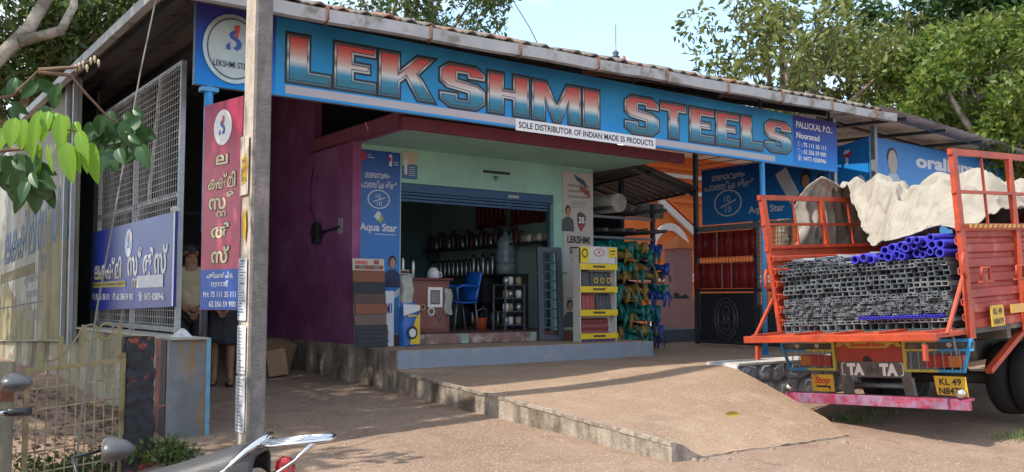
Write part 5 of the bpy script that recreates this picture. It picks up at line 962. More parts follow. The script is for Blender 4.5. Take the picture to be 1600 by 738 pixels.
b = MB(); b.box(2.30, 2.33, -1.06, -.50, .28, .98); part('mud_flap', b, M('dusty_flap', (.30, .25, .20), .9, var=.3, scale=6))
b = MB(); b.add([(4.62, -1, .55), (4.62, 1, .55), (6.35, 1, .55), (6.35, -1, .55), (4.62, -1, 2.45), (4.62, 1, 2.45), (6.05, 1, 2.45), (6.05, -1, 2.45), (6.38, 1, 1.4), (6.38, -1, 1.4)], [(0, 1, 2, 3), (0, 4, 5, 1), (4, 7, 6, 5), (0, 3, 9, 7, 4), (1, 5, 6, 8, 2), (3, 2, 8, 9), (9, 8, 6, 7)]); cab = part('cab', b, ORT, bevel=.03)
b = MB(); b.add([(6.385, -.85, 1.45), (6.385, .85, 1.45), (6.10, .85, 2.3), (6.10, -.85, 2.3)], [(0, 1, 2, 3)]); part('windscreen', b, M('cab_glass', (.03, .04, .05), .08), cab); b = MB(); b.box(5.0, 5.8, -1.006, -1.002, 1.5, 2.25); part('side_window', b, M('cab_glass'), cab)
b = MB(); b.box(4.46, 4.52, -1.08, 1.08, 1.06, 2.75); part('headboard', b, ORT)
# ---------------------------------------------------------------- load: galvanised hollow sections, each tube a thing
TMX = tk.matrix_basis.copy(); TMX = Matrix.Translation(tk.location) @ Euler(tk.rotation_euler).to_matrix().to_4x4()
TUB = [M('galv_tube', (.20, .225, .25), .5, metal=.3, var=.25, scale=10), M('galv_tube_dark', (.12, .14, .16), .5, metal=.3, var=.25, scale=10), M('galv_tube_pale', (.32, .34, .355), .5, metal=.3, var=.2, scale=10)]
def hollow(w, h, t=.0055, L=3.6):
    w2, h2 = w / 2 - .0012, h / 2 - .0012; P = [(-w2, -h2), (w2, -h2), (w2, h2), (-w2, h2)]; Q = [(-w2 + t, -h2 + t), (w2 - t, -h2 + t), (w2 - t, h2 - t), (-w2 + t, h2 - t)]
    b = MB(); vs_ = [(x, y, z_) for x in (0, L) for y, z_ in P] + [(x, y, z_) for x in (0, .5) for y, z_ in Q]
    fs = [(i, (i + 1) % 4, 4 + (i + 1) % 4, 4 + i) for i in range(4)] + [(8 + i, 12 + i, 12 + (i + 1) % 4, 8 + (i + 1) % 4) for i in range(4)] + [(i, 8 + i, 8 + (i + 1) % 4, (i + 1) % 4) for i in range(4)] + [(12, 13, 14, 15), (4, 5, 6, 7)]
    return b.add(vs_, fs)
protos = {}
def tube_mesh(w, h, m):
    if (w, h, m) not in protos:
        o = hollow(w, h).build('steel_tube', TUB[m], local=True, fix=False); protos[(w, h, m)] = o.data; bpy.data.objects.remove(o)
    return protos[(w, h, m)]
small = MB(); z_ = 1.064; ntube = 0
rows = [(.095, .07, 0)] + [(.07, .035, 0)] + [(.045, .026, 1)] * 3 + [(.034, .022, 1)] * 5 + [(.05, .03, 0)] * 2 + [(.075, .05, 0)] * 5 + [(.06, .04, 0)] * 2 + [(.05, .028, 1)] * 3
rowname = ['lowest']
for ri, (w, h, ind) in enumerate(rows):
    y = 1.005 + rnd.uniform(0, .03) - (.10 if ri >= len(rows) - 4 and ri % 2 else 0); yend = -.985; shift = rnd.uniform(-.03, .03)
    if ri >= len(rows) - 3: yend = [.0, .2, .45][ri - len(rows) + 3]
    while y - w > yend:
        jx = .02 + shift + rnd.uniform(-.035, .035); c = Vector((jx, y - w / 2, z_ + h / 2))
        if ind == 0 and ntube < 290:
            o = bpy.data.objects.new('steel_tube', tube_mesh(w, h, rnd.choice([0, 0, 1, 2]))); COL.objects.link(o); ntube += 1
            o.matrix_world = TMX @ Matrix.Translation(c) @ Euler((rnd.uniform(-.03, .03), 0, rnd.uniform(-.003, .003))).to_matrix().to_4x4()
            nth = ('first', 'second', 'third', 'fourth', 'fifth', 'sixth', 'seventh', 'eighth', 'ninth', 'tenth', 'eleventh', 'twelfth', 'thirteenth', 'fourteenth', 'fifteenth', 'sixteenth', 'seventeenth', 'eighteenth', 'nineteenth', 'twentieth', 'top')[ri]
            tag(o, 'galvanised %s steel tube in the %s row above the lorry bed' % ('wide square' if w > .09 else 'rectangular' if w > .065 else 'small rectangular', nth), 'steel tube', 'steel tubes in the %s row' % nth)
        else:
            hb = hollow(w, h, .0045); o_ = len(small.v); small.v += [v + c for v in hb.v]; small.f += [[i + o_ for i in f] for f in hb.f]; small.mi += [rnd.choice([0, 1, 2])] * len(hb.f); small.sm += [False] * len(hb.f)
        y -= w + rnd.uniform(0, .003)
    z_ += h + .0015
ztop = z_
for k in range(70):         # loose small sections thrown on top at odd angles
    w, h = rnd.choice([(.04, .025), (.05, .03), (.03, .03)]); m_ = Matrix.Translation((rnd.uniform(-.03, .12), rnd.uniform(-.2, .95), ztop - .085 + rnd.uniform(0, .10))) @ Euler((rnd.uniform(-.9, .9), rnd.uniform(-.03, .05), rnd.uniform(-.08, .08))).to_matrix().to_4x4()
    hb = hollow(w, h, .0045, 3.0); o_ = len(small.v); small.v += [m_ @ v for v in hb.v]; small.f += [[i + o_ for i in f] for f in hb.f]; small.mi += [rnd.choice([0, 1, 2])] * len(hb.f); small.sm += [False] * len(hb.f)
sm_ = small.build('small_steel_tubes', TUB, local=True, fix=False); sm_.matrix_world = TMX; sm_['kind'] = 'stuff'; sm_['label'] = 'many small galvanised steel sections stacked between the larger tubes on the lorry'; sm_['category'] = 'steel tubes'
BPI = M('blue_pipe', (.045, .04, .42), .4, var=.15, scale=9)
def pipe(r_, L=3.2):
    b = MB(); n = 14; vs_ = []
    for x, q in ((0, r_), (L, r_), (0, r_ * .68), (.4, r_ * .68)): vs_ += [(x, q * math.cos(2 * math.pi * j / n), q * math.sin(2 * math.pi * j / n)) for j in range(n)]
    ring = lambda a, c: [(a * n + j, a * n + (j + 1) % n, c * n + (j + 1) % n, c * n + j) for j in range(n)]
    b.add(vs_, ring(0, 1), 0, True); b.add(vs_[:n] + vs_[2 * n:3 * n], [(j, n + j, n + (j + 1) % n, (j + 1) % n) for j in range(n)]); b.add(vs_[2 * n:], [(j, n + j, n + (j + 1) % n, (j + 1) % n) for j in range(n)] + [tuple(range(n, 2 * n))], 0, True); return b
pm = []
for r_ in (.047, .038):
    o = pipe(r_).build('blue_pipe', BPI, local=True, fix=False); pm.append(o.data); bpy.data.objects.remove(o)
zr = ztop - .085
spots = [(.02 - i * .092 - .03 * (i % 3 == 1), zr + .035 + .012 * (i % 2), 0) for i in range(11)] + [(-.30 - i * .089, zr + .115 + .012 * (i % 3), 0) for i in range(8)] + [(-.62 - i * .095, zr + .19, 1) for i in range(3)]
for i, (y, zz, kq) in enumerate(spots):
    o = bpy.data.objects.new('blue_pipe', pm[1 if rnd.random() < .2 else kq]); COL.objects.link(o); o.matrix_world = TMX @ Matrix.Translation((rnd.uniform(-.06, .05), y, zz + rnd.uniform(-.006, .012))) @ Euler((0, rnd.uniform(-.01, .01), rnd.uniform(-.01, .01))).to_matrix().to_4x4()
    tag(o, 'thick blue plastic pipe in the heap on top of the steel tubes', 'pipe', 'blue pipes on the lorry load')
for i in range(26):
    o = bpy.data.objects.new('thin_blue_pipe', pm[1]); COL.objects.link(o); o.scale = (1, .44, .44); o.matrix_world = TMX @ Matrix.Translation((-.045 + rnd.uniform(-.02, .01), .02 - i * .0355, 1.195 + .003 * math.sin(i))) @ Matrix.Diagonal((1, .44, .44, 1)); tag(o, 'thin blue pipe in the single row low in the tube stack', 'pipe', 'thin blue pipes low in the stack')
# ---------------------------------------------------------------- tarpaulin heaped over the load
TV = [0, .10, .20, .28, .36, .46, .60, .78, .92, 1.0]
TY = [1.50, 1.46, 1.40, 1.30, 1.12, .80, .38, -.25, -.75, -1.02]
TZ = [1.75, 2.12, 2.50, 2.68, 2.70, 2.34, 1.99, 2.02, 2.08, 2.02]
TX = [.95, .92, 1.0, 1.25, 1.65, 1.35, .80, .38, .26, .28]
def tarp(u, v):
    s_ = u * 3.0; x0 = float(np.interp(v, TV, TX)) + .10 * mnoise.noise(Vector((v * 9, 0, 1))); y = float(np.interp(v, TV, TY)); z0 = float(np.interp(v, TV, TZ)); x = x0 + s_ * (4.4 - x0) / 3.0
    inside = sstep(.34, .5, v)
    rise = float(np.interp(x, [.4, .75, 1.1, 1.5, 1.9, 2.3, 2.7, 3.2, 3.8, 4.5], [0, .30, .50, .60, .54, .34, .22, .44, .70, .76])) * (.05 + .95 * sstep(0, .45, s_)) * inside * (1 - .55 * sstep(.84, 1, v)) + (1 - inside) * .12 * math.sin(min(1, x / 3) * 3.1) * sstep(.12, .28, v)
    q = Vector((x, y, z0)); w1 = mnoise.noise(q * 1.4); w2 = mnoise.noise(q * 1.4 + Vector((9, 3, 1)))
    def fold(cx, cy, k, ph, w):       # pleats fanning out from a peak
        dx, dy = x - cx, y - cy; r_ = math.hypot(dx, dy); a_ = math.atan2(dy, dx) + .35 * w
        c_ = abs(((a_ * k / 6.283 + ph) % 1) - .5) * 2; return (c_ * c_ * (3 - 2 * c_) - .5) * min(1, r_ / .35) * math.exp(-r_ * .8)
    f = .20 * fold(1.5, .25, 9, .2, w1 * 2) + .13 * fold(1.45, 1.2, 11, .6, w2 * 2) + .17 * fold(3.6, -.2, 9, .1, w1 * 2)
    crease = (1 - abs(mnoise.noise(Vector((x * 1.5 + y * 1.0 + w2 * .6, y * 1.3 - x * .5 + w1 * .6, 3 + z0 * .6)))) * 3); crease = max(crease, 0) ** 2
    r3 = (1 - abs(mnoise.noise(Vector((x * 6 + y * 4, y * 7 - x * 3.4, 2 + z0 * 4)))) * 3); r3 = max(r3, 0) ** 2
    dsp = f + .09 * crease + .012 * r3 + .07 * w1; side = 1 - sstep(.16, .34, v)
    dsp *= 1 - .75 * inside * (1 - sstep(0, .3, s_))
    return Vector((x + .04 * r3 + .05 * crease * inside, y + side * dsp * 1.1 + .03 * w2 - .03 * crease * inside, max(z0 + rise + dsp * (1 - .8 * side), 1.70)))
b = MB(); b.grid(tarp, 190, 200)
CAN = M('canvas', (.34, .305, .25), .9, var=.14, scale=3, bump=.25, bscale=10, col2=(.26, .225, .18), cov=.42, sharp=.2)
tp = b.build('tarpaulin', CAN, local=True, fix=False, solid=.008); tp.matrix_world = TMX; tag(tp, 'crumpled cream canvas tarpaulin heaped over the load of the lorry', 'tarpaulin')
# ================================================================== people
def skin_mesh(name, nodes, edges, mat, parent, sub=2, extra=None):
    keys = list(nodes); idx = {k: i for i, k in enumerate(keys)}
    me = bpy.data.meshes.new('rig'); me.from_pydata([nodes[k][0] for k in keys], [(idx[a], idx[c]) for a, c in edges], [])
    o = bpy.data.objects.new('rig', me); COL.objects.link(o); md = o.modifiers.new('skin', 'SKIN'); md.use_smooth_shade = True
    for k in keys:
        r_ = nodes[k][1]; r_ = r_ if isinstance(r_, tuple) else (r_, r_); me.skin_vertices[0].data[idx[k]].radius = r_
    me.skin_vertices[0].data[0].use_root = True
    sb_ = o.modifiers.new('sub', 'SUBSURF'); sb_.levels = sub; sb_.render_levels = sub
    ev = bpy.data.meshes.new_from_object(o.evaluated_get(bpy.context.evaluated_depsgraph_get())); bpy.data.objects.remove(o); bpy.data.meshes.remove(me)
    if extra:
        bm = bmesh.new(); bm.from_mesh(ev)
        for mb in extra:
            vs_ = [bm.verts.new(p) for p in mb.v]
            for f in mb.f:
                try: bm.faces.new([vs_[i] for i in f]).smooth = True
                except ValueError: pass
        bm.to_mesh(ev); bm.free()
    ev.materials.clear(); ev.materials.append(mat)
    for p in ev.polygons: p.use_smooth = True; p.material_index = 0
    ob = bpy.data.objects.new(name, ev); COL.objects.link(ob); ob.parent = parent; return ob
def hand(c, d, side):       # palm and five bent fingers, c wrist, d pointing direction
    d = Vector(d).normalized(); s = d.cross(Vector((1, 0, 0))); s = s.normalized() * side; k = Vector((1, 0, 0)); out = []
    b = MB(); b.tube([c, c + d * .05, c + d * .085], [.026, .036, .034], 10, flat=.5); out.append(b)
    for i, L_ in enumerate((.066, .075, .070, .055)):
        q = c + d * .08 + s * (.027 - i * .018); b = MB(); b.tube([q, q + d * L_ * .45, q + d * L_ * .8 + k * .014, q + d * L_ * .95 + k * .028], [.0095, .009, .0085, .006], 7); out.append(b)
    q = c + d * .025 + s * .03; b = MB(); b.tube([q, q + d * .03 + s * .022, q + d * .06 + s * .026 + k * .01], [.012, .0105, .007], 7); out.append(b); return out
SKIN_ = M('brown_skin', (.26, .13, .075), .55, var=.12, scale=12); HAIRM = M('black_hair', (.012, .010, .009), .5, bump=.4, bscale=60)
def head_bits(c, parent, body):
    cx, cy, cz = c
    b = MB(); b.grid(lambda u, v: Vector((cx - .012 + .085 * math.cos(u * 6.283) * math.sin(.03 + v * 1.75) * (1.0 if math.cos(u * 6.283) < 0 else .93), cy + .082 * math.sin(u * 6.283) * math.sin(.03 + v * 1.75), cz + .025 + .108 * math.cos(.03 + v * 1.75))), 24, 12); b.build('hair', HAIRM, parent, local=True)
    for s in (-1, 1):
        b = MB(); b.lathe([(.002, -.006), (.006, -.003), (.007, 0), (.006, .003), (.002, .006)], Matrix.Translation((cx + .074, cy + s * .030, cz + .005)), 10); b.build('eye', M('eye_dark', (.06, .05, .045), .3), body, local=True)
        b = MB(); b.bar((cx + .083, cy + s * .016, cz + .026), (cx + .080, cy + s * .046, cz + .024), .006); b.build('eyebrow', HAIRM, body, local=True)
def person(name, label, loc, rotz, shirt, lower, kind, stance):
    t = thing(name, label, 'person', loc, rot=(0, 0, rotz)); f1, f2 = stance
    N = {'pel': ((0, 0, .92), (.15, .115)), 'bel': ((.01, 0, 1.05), (.14, .105)), 'che': ((0, 0, 1.24), (.155, .11)), 'sho': ((-.01, 0, 1.38), (.11, .08)), 'nek': ((0, 0, 1.46), .055), 'jaw': ((.025, 0, 1.53), (.065, .062)), 'hed': ((.012, 0, 1.61), (.083, .088)), 'top': ((0, 0, 1.67), .062),
         'nos': ((.10, 0, 1.575), .012)}
    E_ = [('pel', 'bel'), ('bel', 'che'), ('che', 'sho'), ('sho', 'nek'), ('nek', 'jaw'), ('jaw', 'hed'), ('hed', 'top'), ('jaw', 'nos')]; ex = []
    for s, c, fx in (('L', 1, f1), ('R', -1, f2)):
        N['sh' + s] = ((-.01, c * .17, 1.37), .06); N['el' + s] = ((-.03, c * .235, 1.11), .042); N['wr' + s] = ((.13, c * .09, .93), .027)
        N['ha' + s] = ((.16, c * .07, .91), .026)
        N['hp' + s] = ((0, c * .09, .88), .088); N['kn' + s] = ((fx * .5 + .02, c * .095, .49), .058); N['cf' + s] = ((fx * .75 - .01, c * .095, .32), .055); N['an' + s] = ((fx - .02, c * .095, .085), .036); N['hl' + s] = ((fx - .05, c * .095, .04), .034); N['bl' + s] = ((fx + .10, c * .105, .028), (.042, .024)); N['to' + s] = ((fx + .17, c * .11, .022), (.038, .016))
        E_ += [('sho', 'sh' + s), ('sh' + s, 'el' + s), ('el' + s, 'wr' + s), ('wr' + s, 'ha' + s), ('pel', 'hp' + s), ('hp' + s, 'kn' + s), ('kn' + s, 'cf' + s), ('cf' + s, 'an' + s), ('an' + s, 'hl' + s), ('an' + s, 'bl' + s), ('bl' + s, 'to' + s)]
        N['ea' + s] = ((0, c * .088, 1.585), .014); E_.append(('hed', 'ea' + s))
        ex += hand(Vector((.15, c * .075, .915)), (.35, -c * .55, -.5), c)
    body = skin_mesh('body', N, E_, SKIN_, t, 2, ex); head_bits((.012, 0, 1.60), t, body)
    S = {'pel': ((0, 0, .93), (.172, .135)), 'bel': ((.01, 0, 1.05), (.165, .128)), 'che': ((0, 0, 1.24), (.18, .132)), 'sho': ((-.01, 0, 1.395), (.125, .09)), 'col': ((-.005, 0, 1.445), .068)}
    SE = [('pel', 'bel'), ('bel', 'che'), ('che', 'sho'), ('sho', 'col')]
    for s, c in (('L', 1), ('R', -1)): S['sh' + s] = ((-.01, c * .18, 1.375), .077); S['sl' + s] = ((-.03, c * .24, 1.12 if kind == 'long' else 1.20), .066); SE += [('sho', 'sh' + s), ('sh' + s, 'sl' + s)]
    st_ = skin_mesh('shirt', S, SE, shirt, t, 2)
    b = MB(); b.box(.128, .134, .04, .12, 1.24, 1.25); b.build('shirt_pocket', shirt, st_, local=True)
    if kind == 'long':
        Q = {'pel': ((0, 0, .93), (.155, .125))}; QE = []
        for s, c, fx in (('L', 1, f1), ('R', -1, f2)): Q['hp' + s] = ((0, c * .095, .84), .105); Q['kn' + s] = ((fx * .5 + .02, c * .097, .48), .08); Q['an' + s] = ((fx - .02, c * .098, .06), .068); QE += [('pel', 'hp' + s), ('hp' + s, 'kn' + s), ('kn' + s, 'an' + s)]
        skin_mesh('trousers', Q, QE, lower, t, 2)
    else:
        b = MB(); b.grid(lambda u, v: Vector(((.155 + .035 * v + .012 * math.sin(u * 44) * v) * math.cos(u * 6.283) * .86 + .01, (.17 + .05 * v + .012 * math.sin(u * 44) * v) * math.sin(u * 6.283), 1.0 - v * .50 - .02 * math.sin(u * 6.283 * 2) * v)), 60, 12); b.build('folded_mundu', lower, t, local=True, solid=.008)
    for s, c, fx in (('L', 1, f1), ('R', -1, f2)):
        b = MB(); P = [(-.10, -.035), (-.03, -.04), (.08, -.05), (.17, -.04), (.20, 0), (.17, .04), (.08, .045), (-.03, .04), (-.10, .035)]
        b.prism(P, lambda u, v, d: Vector((fx + u, c * .10 + v, d)), -.004, .014); b.tube([(fx + .06, c * .10 - .045, .012), (fx + .09, c * .10, .06), (fx + .06, c * .10 + .045, .012)], .009, 6); b.build('sandal', BLACK, t, local=True)
    return t
pa = at(346, 613, z=.40); pz = ground_h(pa.x, pa.y); pa = at(346, 613, z=pz)
person('person', 'barelegged person in dark shirt and folded mundu, hands clasped, behind the red sign', (pa.x, pa.y, ground_h(pa.x, pa.y) + .004), R(-112), M('navy_shirt', (.025, .035, .06), .8, var=.15, scale=9, bump=.15), M('dark_mundu', (.022, .022, .028), .85, var=.15, scale=8), 'mundu', (.04, -.05))
pb_ = at(296, 500, Y=11.2)
person('person', 'person in beige short-sleeved shirt and dark trousers standing behind the wire mesh panel end', (pb_.x, 11.2, ground_h(pb_.x, 11.2) + .004), R(-95), M('beige_shirt', (.40, .34, .21), .8, var=.12, scale=9, bump=.15), M('black_trousers', (.015, .015, .018), .8), 'long', (.0, .03))

# ================================================================== scooters at the roadside
CHR = M('chrome', (.72, .72, .74), .14, metal=1.0, var=.06); VIN = M('seat_vinyl', (.055, .052, .052), .5, var=.2, scale=14, bump=.1, bscale=90); PLB = M('black_plastic', (.02, .02, .022), .4, var=.15); SIL = M('mirror_shell', (.09, .09, .092), .35, metal=.3, var=.1)
def scooter(name, label, loc, rotz, paint):
    t = thing(name, label, 'scooter', loc, 'scooters parked at the roadside', rot=(0, 0, rotz)); P = lambda n, b, m, par=None, **k: b.build(n, m, par or t, local=True, **k)
    for x in (0, 1.44):
        m = Matrix.Translation((x, 0, .26)) @ Matrix.Rotation(math.pi / 2, 4, 'X'); b = MB(); b.lathe([(.18, -.045), (.235, -.045), (.26, -.02), (.26, .02), (.235, .045), (.18, .045)], m, 26); w = P('wheel', b, RUB); b = MB(); b.lathe([(.02, -.06), (.05, -.06), (.06, -.02), (.15, -.02), (.185, -.04), (.185, .04), (.15, .02), (.06, .02), (.05, .06), (.02, .06)], m, 20); P('rim', b, M('rim_grey'), w)
    b = MB(); b.grid(lambda u, v: Vector((-.34 + u * .95, (.15 - .05 * u) * math.sin((v - .5) * 3.14159 * 1.3) * (1 - .3 * (u < .06)), .70 - .06 * u - .34 * abs(v - .5) ** 1.4 * 1.6)), 24, 16); P('rear_body', b, paint, solid=.006)
    def seat(u, v):
        x = -.16 + u * .80; hw = (.185 - .055 * u - .05 * max(0, .12 - u) * 6); a = (v - .5) * math.pi * 1.1; zt = .855 - .03 * math.sin(u * 3.2) - .22 * u ** 1.4 + .012 * (u < .05)
        return Vector((x, hw * (1 if a > 0 else -1) * abs(math.sin(a)) ** .75, zt - .085 * (1 - max(math.cos(a), -.2)) ** 1.9 * 1.15 - (.06 * (1 - u / .06) if u < .06 else 0)))
    b = MB(); b.grid(seat, 36, 20); se = P('seat', b, VIN, solid=.01)
    b = MB(); b.tube([seat(.07, j / 20) + Vector((0, 0, .002)) for j in range(1, 20)], .0035, 5); P('seam', b, PLB, se)
    b = MB(); b.tube([(.10, .165, .66), (-.03, .172, .74), (-.13, .15, .835), (-.175, .10, .87), (-.185, 0, .88), (-.175, -.10, .87), (-.13, -.15, .835), (-.03, -.172, .74), (.10, -.165, .66)], .014, 10); P('grab_rail', b, CHR)
    cr_ = None
    b = MB(); b.tube([(-.16, .105, .845), (-.34, .10, .862), (-.445, .085, .872), (-.47, .05, .872), (-.47, -.05, .872), (-.445, -.085, .872), (-.34, -.10, .862), (-.16, -.105, .845)], .0095, 8); cr_ = P('carrier', b, CHR)
    for y in (-.05, 0, .05): b = MB(); b.tube([(-.17, y, .850), (-.465, y, .872)], .006, 6); P('carrier_slat', b, CHR, cr_)
    b = MB(); b.tube([(-.36, -.09, .865), (-.34, -.085, .862), (-.34, .085, .862), (-.36, .09, .865)], .006, 6); P('carrier_slat', b, CHR, cr_)
    for s in (-1, 1): b = MB(); b.tube([(-.40, s * .09, .866), (-.33, s * .095, .79), (-.20, s * .12, .70), (-.12, s * .13, .68)], .0085, 7); P('carrier_stay', b, CHR, cr_)
    b = MB(); b.lathe([(.002, -.04), (.06, -.03), (.075, 0), (.06, .03), (.002, .035)], Matrix.Translation((-.27, 0, .72)) @ Matrix.Rotation(-1.3, 4, 'Y'), 16); P('tail_lamp', b, LENS[0])
    b = MB(); b.box(-.38, -.365, -.09, .09, .44, .58); P('rear_plate', b, YPL); b = MB(); b.grid(lambda u, v: Vector((-.30 + .1 * v, (u - .5) * .16, .68 - v * .3)), 4, 4); P('rear_mudguard', b, PLB, solid=.008)
    b = MB(); b.box(.50, 1.18, -.16, .16, .30, .34); P('floorboard', b, PLB, bevel=.01); b = MB(); b.grid(lambda u, v: Vector((1.18 + .10 * v + .06 * math.cos((u - .5) * 3), (u - .5) * .36 * (1 - .2 * v), .30 + v * .55)), 10, 6); P('leg_shield', b, paint, solid=.01)
    b = MB(); b.tube([(1.44, .06, .26), (1.36, .05, .55), (1.30, 0, .70)], .02, 8); b.tube([(1.44, -.06, .26), (1.36, -.05, .55), (1.30, 0, .70)], .02, 8); P('fork', b, CHR); b = MB(); b.grid(lambda u, v: Vector((1.44 + .30 * math.cos(.5 + u * 2.2), (v - .5) * .12, .26 + .30 * math.sin(.5 + u * 2.2))), 12, 4); P('front_mudguard', b, paint, solid=.006)
    b = MB(); b.tube([(1.30, 0, .68), (1.22, 0, .92)], .025, 8); P('steering_stem', b, PLB); b = MB(); b.tube([(1.10, .34, .94), (1.18, .24, .95), (1.23, .10, .91), (1.23, -.10, .91), (1.18, -.24, .95), (1.10, -.34, .94)], .0125, 8); hb_ = P('handlebar', b, CHR)
    for s in (-1, 1):
        b = MB(); b.tube([(1.13, s * .30, .944), (1.06, s * .385, .938)], .02, 10); P('grip', b, PLB, hb_); b = MB(); b.tube([(1.17, s * .26, .94), (1.14, s * .33, .925), (1.09, s * .40, .92)], .006, 6); P('lever', b, CHR, hb_)
        b = MB(); b.tube([(1.17, s * .23, .95), (1.25, s * .26, 1.02), (1.27, s * .31, 1.065), (1.18, s * .38, 1.075)], .006, 6); ms_ = P('mirror_stem', b, PLB)
        b = MB(); b.lathe([(.004, -.02), (.056, -.016), (.07, 0), (.066, .03), (.048, .065), (.022, .09), (.003, .098)], Matrix.Translation((1.16, s * .39, 1.075)) @ Matrix.Rotation(-math.pi / 2, 4, 'Y') @ Matrix.Diagonal((.66, 1.2, 1, 1)), 20); P('mirror', b, SIL, ms_)
    b = MB(); b.lathe([(.002, -.05), (.06, -.04), (.085, 0), (.09, .05), (.085, .055)], Matrix.Translation((1.27, 0, .93)) @ Matrix.Rotation(math.pi / 2 - .1, 4, 'Y'), 20); hl_ = P('headlamp', b, paint); b = MB(); b.tube([(1.325, .09 * math.cos(k * .3142), .925 + .09 * math.sin(k * .3142)) for k in range(20)], .009, 8, closed=True); P('lamp_rim', b, CHR, hl_); b = MB(); b.lathe([(.082, 0), (.05, .015), (.002, .02)], Matrix.Translation((1.325, 0, .925)) @ Matrix.Rotation(math.pi / 2 - .1, 4, 'Y'), 18); P('lens', b, LENS[2], hl_)
    b = MB(); b.tube([(.3, .14, .02), (.34, .10, .30)], .01, 6); P('side_stand', b, PLB); b = MB(); b.box(.05, .42, -.10, .12, .24, .44); P('engine_case', b, CHAS, bevel=.03)
    return t
scooter('scooter', 'parked scooter with black seat and chrome rear carrier in front of the concrete pole', (1.43, 4.04, -.08), R(143.4), M('scooter_black', (.02, .02, .025), .25, coat=.5))
scooter('scooter', 'parked scooter with grey round mirror and chrome lamp rim in front of the small gate', (1.86, 2.98, -.235), R(163.5), M('scooter_blue', (.05, .06, .16), .25, coat=.5))
# ================================================================== trees and plants
def along(px, py, D): d = ray(px, py); return Vector((0, 0, CAM_Z)) + d * D
nrng = np.random.default_rng(11)
def leaf_cloud(name, centres, per, size, mat, parent, aspect=.42, droop=.35):
    C = np.array([c[0] for c in centres]); Rr = np.array([c[1] for c in centres]); n = len(C) * per
    ci = np.repeat(np.arange(len(C)), per); d = nrng.normal(size=(n, 3)); d /= np.linalg.norm(d, axis=1)[:, None]
    pos = C[ci] + d * (Rr[ci] * nrng.uniform(.25, 1, n) ** .6)[:, None] * np.array([1, 1, .75])
    ax = nrng.normal(size=(n, 3)) + d * .8; ax[:, 2] -= droop; ax /= np.linalg.norm(ax, axis=1)[:, None]
    sd_ = np.cross(ax, nrng.normal(size=(n, 3))); sd_ /= np.linalg.norm(sd_, axis=1)[:, None]
    L_ = size * nrng.uniform(.6, 1.3, n)[:, None]; nrm = np.cross(ax, sd_)
    V = np.empty((n, 4, 3)); V[:, 0] = pos; V[:, 1] = pos + ax * L_ * .5 + sd_ * L_ * aspect * .5 + nrm * L_ * .06; V[:, 2] = pos + ax * L_ - nrm * L_ * .1; V[:, 3] = pos + ax * L_ * .5 - sd_ * L_ * aspect * .5 + nrm * L_ * .06
    o_ = np.array(parent.get('_o', (0, 0, 0))); V -= o_
    me = bpy.data.meshes.new(name); me.vertices.add(n * 4); me.vertices.foreach_set('co', V.reshape(-1)); me.loops.add(n * 4); me.loops.foreach_set('vertex_index', np.arange(n * 4)); me.polygons.add(n); me.polygons.foreach_set('loop_start', np.arange(n) * 4); me.polygons.foreach_set('loop_total', np.full(n, 4)); me.update(calc_edges=True)
    me.materials.append(mat); o = bpy.data.objects.new(name, me); COL.objects.link(o); o.parent = parent; return o
BARK = M('bark', (.20, .15, .11), .95, var=.35, scale=9, bump=.8, bscale=18, col2=(.32, .28, .22), cov=.4); BARKP = M('pale_bark', (.34, .29, .23), .95, var=.4, scale=14, bump=.9, bscale=26, col2=(.15, .125, .09), cov=.5, scale2=7)
def tree(name, label, base, centre, rad, nclu, per, lsize, lm, bark, group=None, crad=(.5, .9), limbs=9, trunk_r=.16, extra=None, low=-1.0):
    t = thing(name, label, 'tree', base, group); base = Vector(base); centre = Vector(centre); tops = []
    fork = base.lerp(centre, .62); tr = [base - Vector((0, 0, .2)), base.lerp(fork, .35) + Vector((.12, .1, 0)), base.lerp(fork, .7) + Vector((-.08, .05, 0)), fork]
    b = MB(); b.tube(tr, [trunk_r * 1.25, trunk_r, trunk_r * .9, trunk_r * .8], 10); b.build('trunk', bark, t)
    cl = []
    for i in range(nclu):
        while True:
            q = Vector((rnd.uniform(-1, 1), rnd.uniform(-1, 1), rnd.uniform(low, 1)))
            if .15 < q.length < 1: break
        cl.append((centre + Vector((q.x * rad[0], q.y * rad[1], q.z * rad[2])), rnd.uniform(*crad)))
    cl += extra or []
    ends = [c for c, r_ in cl]; rnd.shuffle(ends)
    for e in ends[:limbs]:
        m1 = fork.lerp(e, .4) + Vector((rnd.uniform(-.3, .3), rnd.uniform(-.3, .3), rnd.uniform(0, .35))); b = MB(); b.tube([fork, m1, fork.lerp(e, .75) + Vector((0, 0, .12)), e], [trunk_r * .55, trunk_r * .36, trunk_r * .2, trunk_r * .07], 7); b.build('limb', bark, t)
        for s in range(3):
            e2 = rnd.choice(ends); 
            if (e2 - m1).length < 2.2: b = MB(); b.tube([m1, m1.lerp(e2, .5) + Vector((0, 0, .1)), e2], [trunk_r * .2, trunk_r * .12, trunk_r * .04], 6); b.build('limb', bark, t)
    leaf_cloud('crown', cl, per, lsize, lm, t); return t
L_OLIVE = leafmat('leaf_olive', (.05, .085, .02), (.24, .25, .06), .42); L_DARK = leafmat('leaf_dark', (.02, .065, .014), (.08, .15, .03), .4); L_BRIGHT = leafmat('leaf_bright', (.05, .12, .018), (.22, .27, .045), .45); L_MID = leafmat('leaf_mid', (.035, .075, .02), (.15, .20, .05), .42)
c = along(1250, 118, 21); tree('airy_tree', 'airy olive leaved tree with open branches behind the signboard roof', (c.x - .3, c.y + .5, .4), c, (3.4, 2.6, 1.7), 58, 105, .19, L_OLIVE, BARK, 'trees behind the shed', (.28, .60), 14, .20)
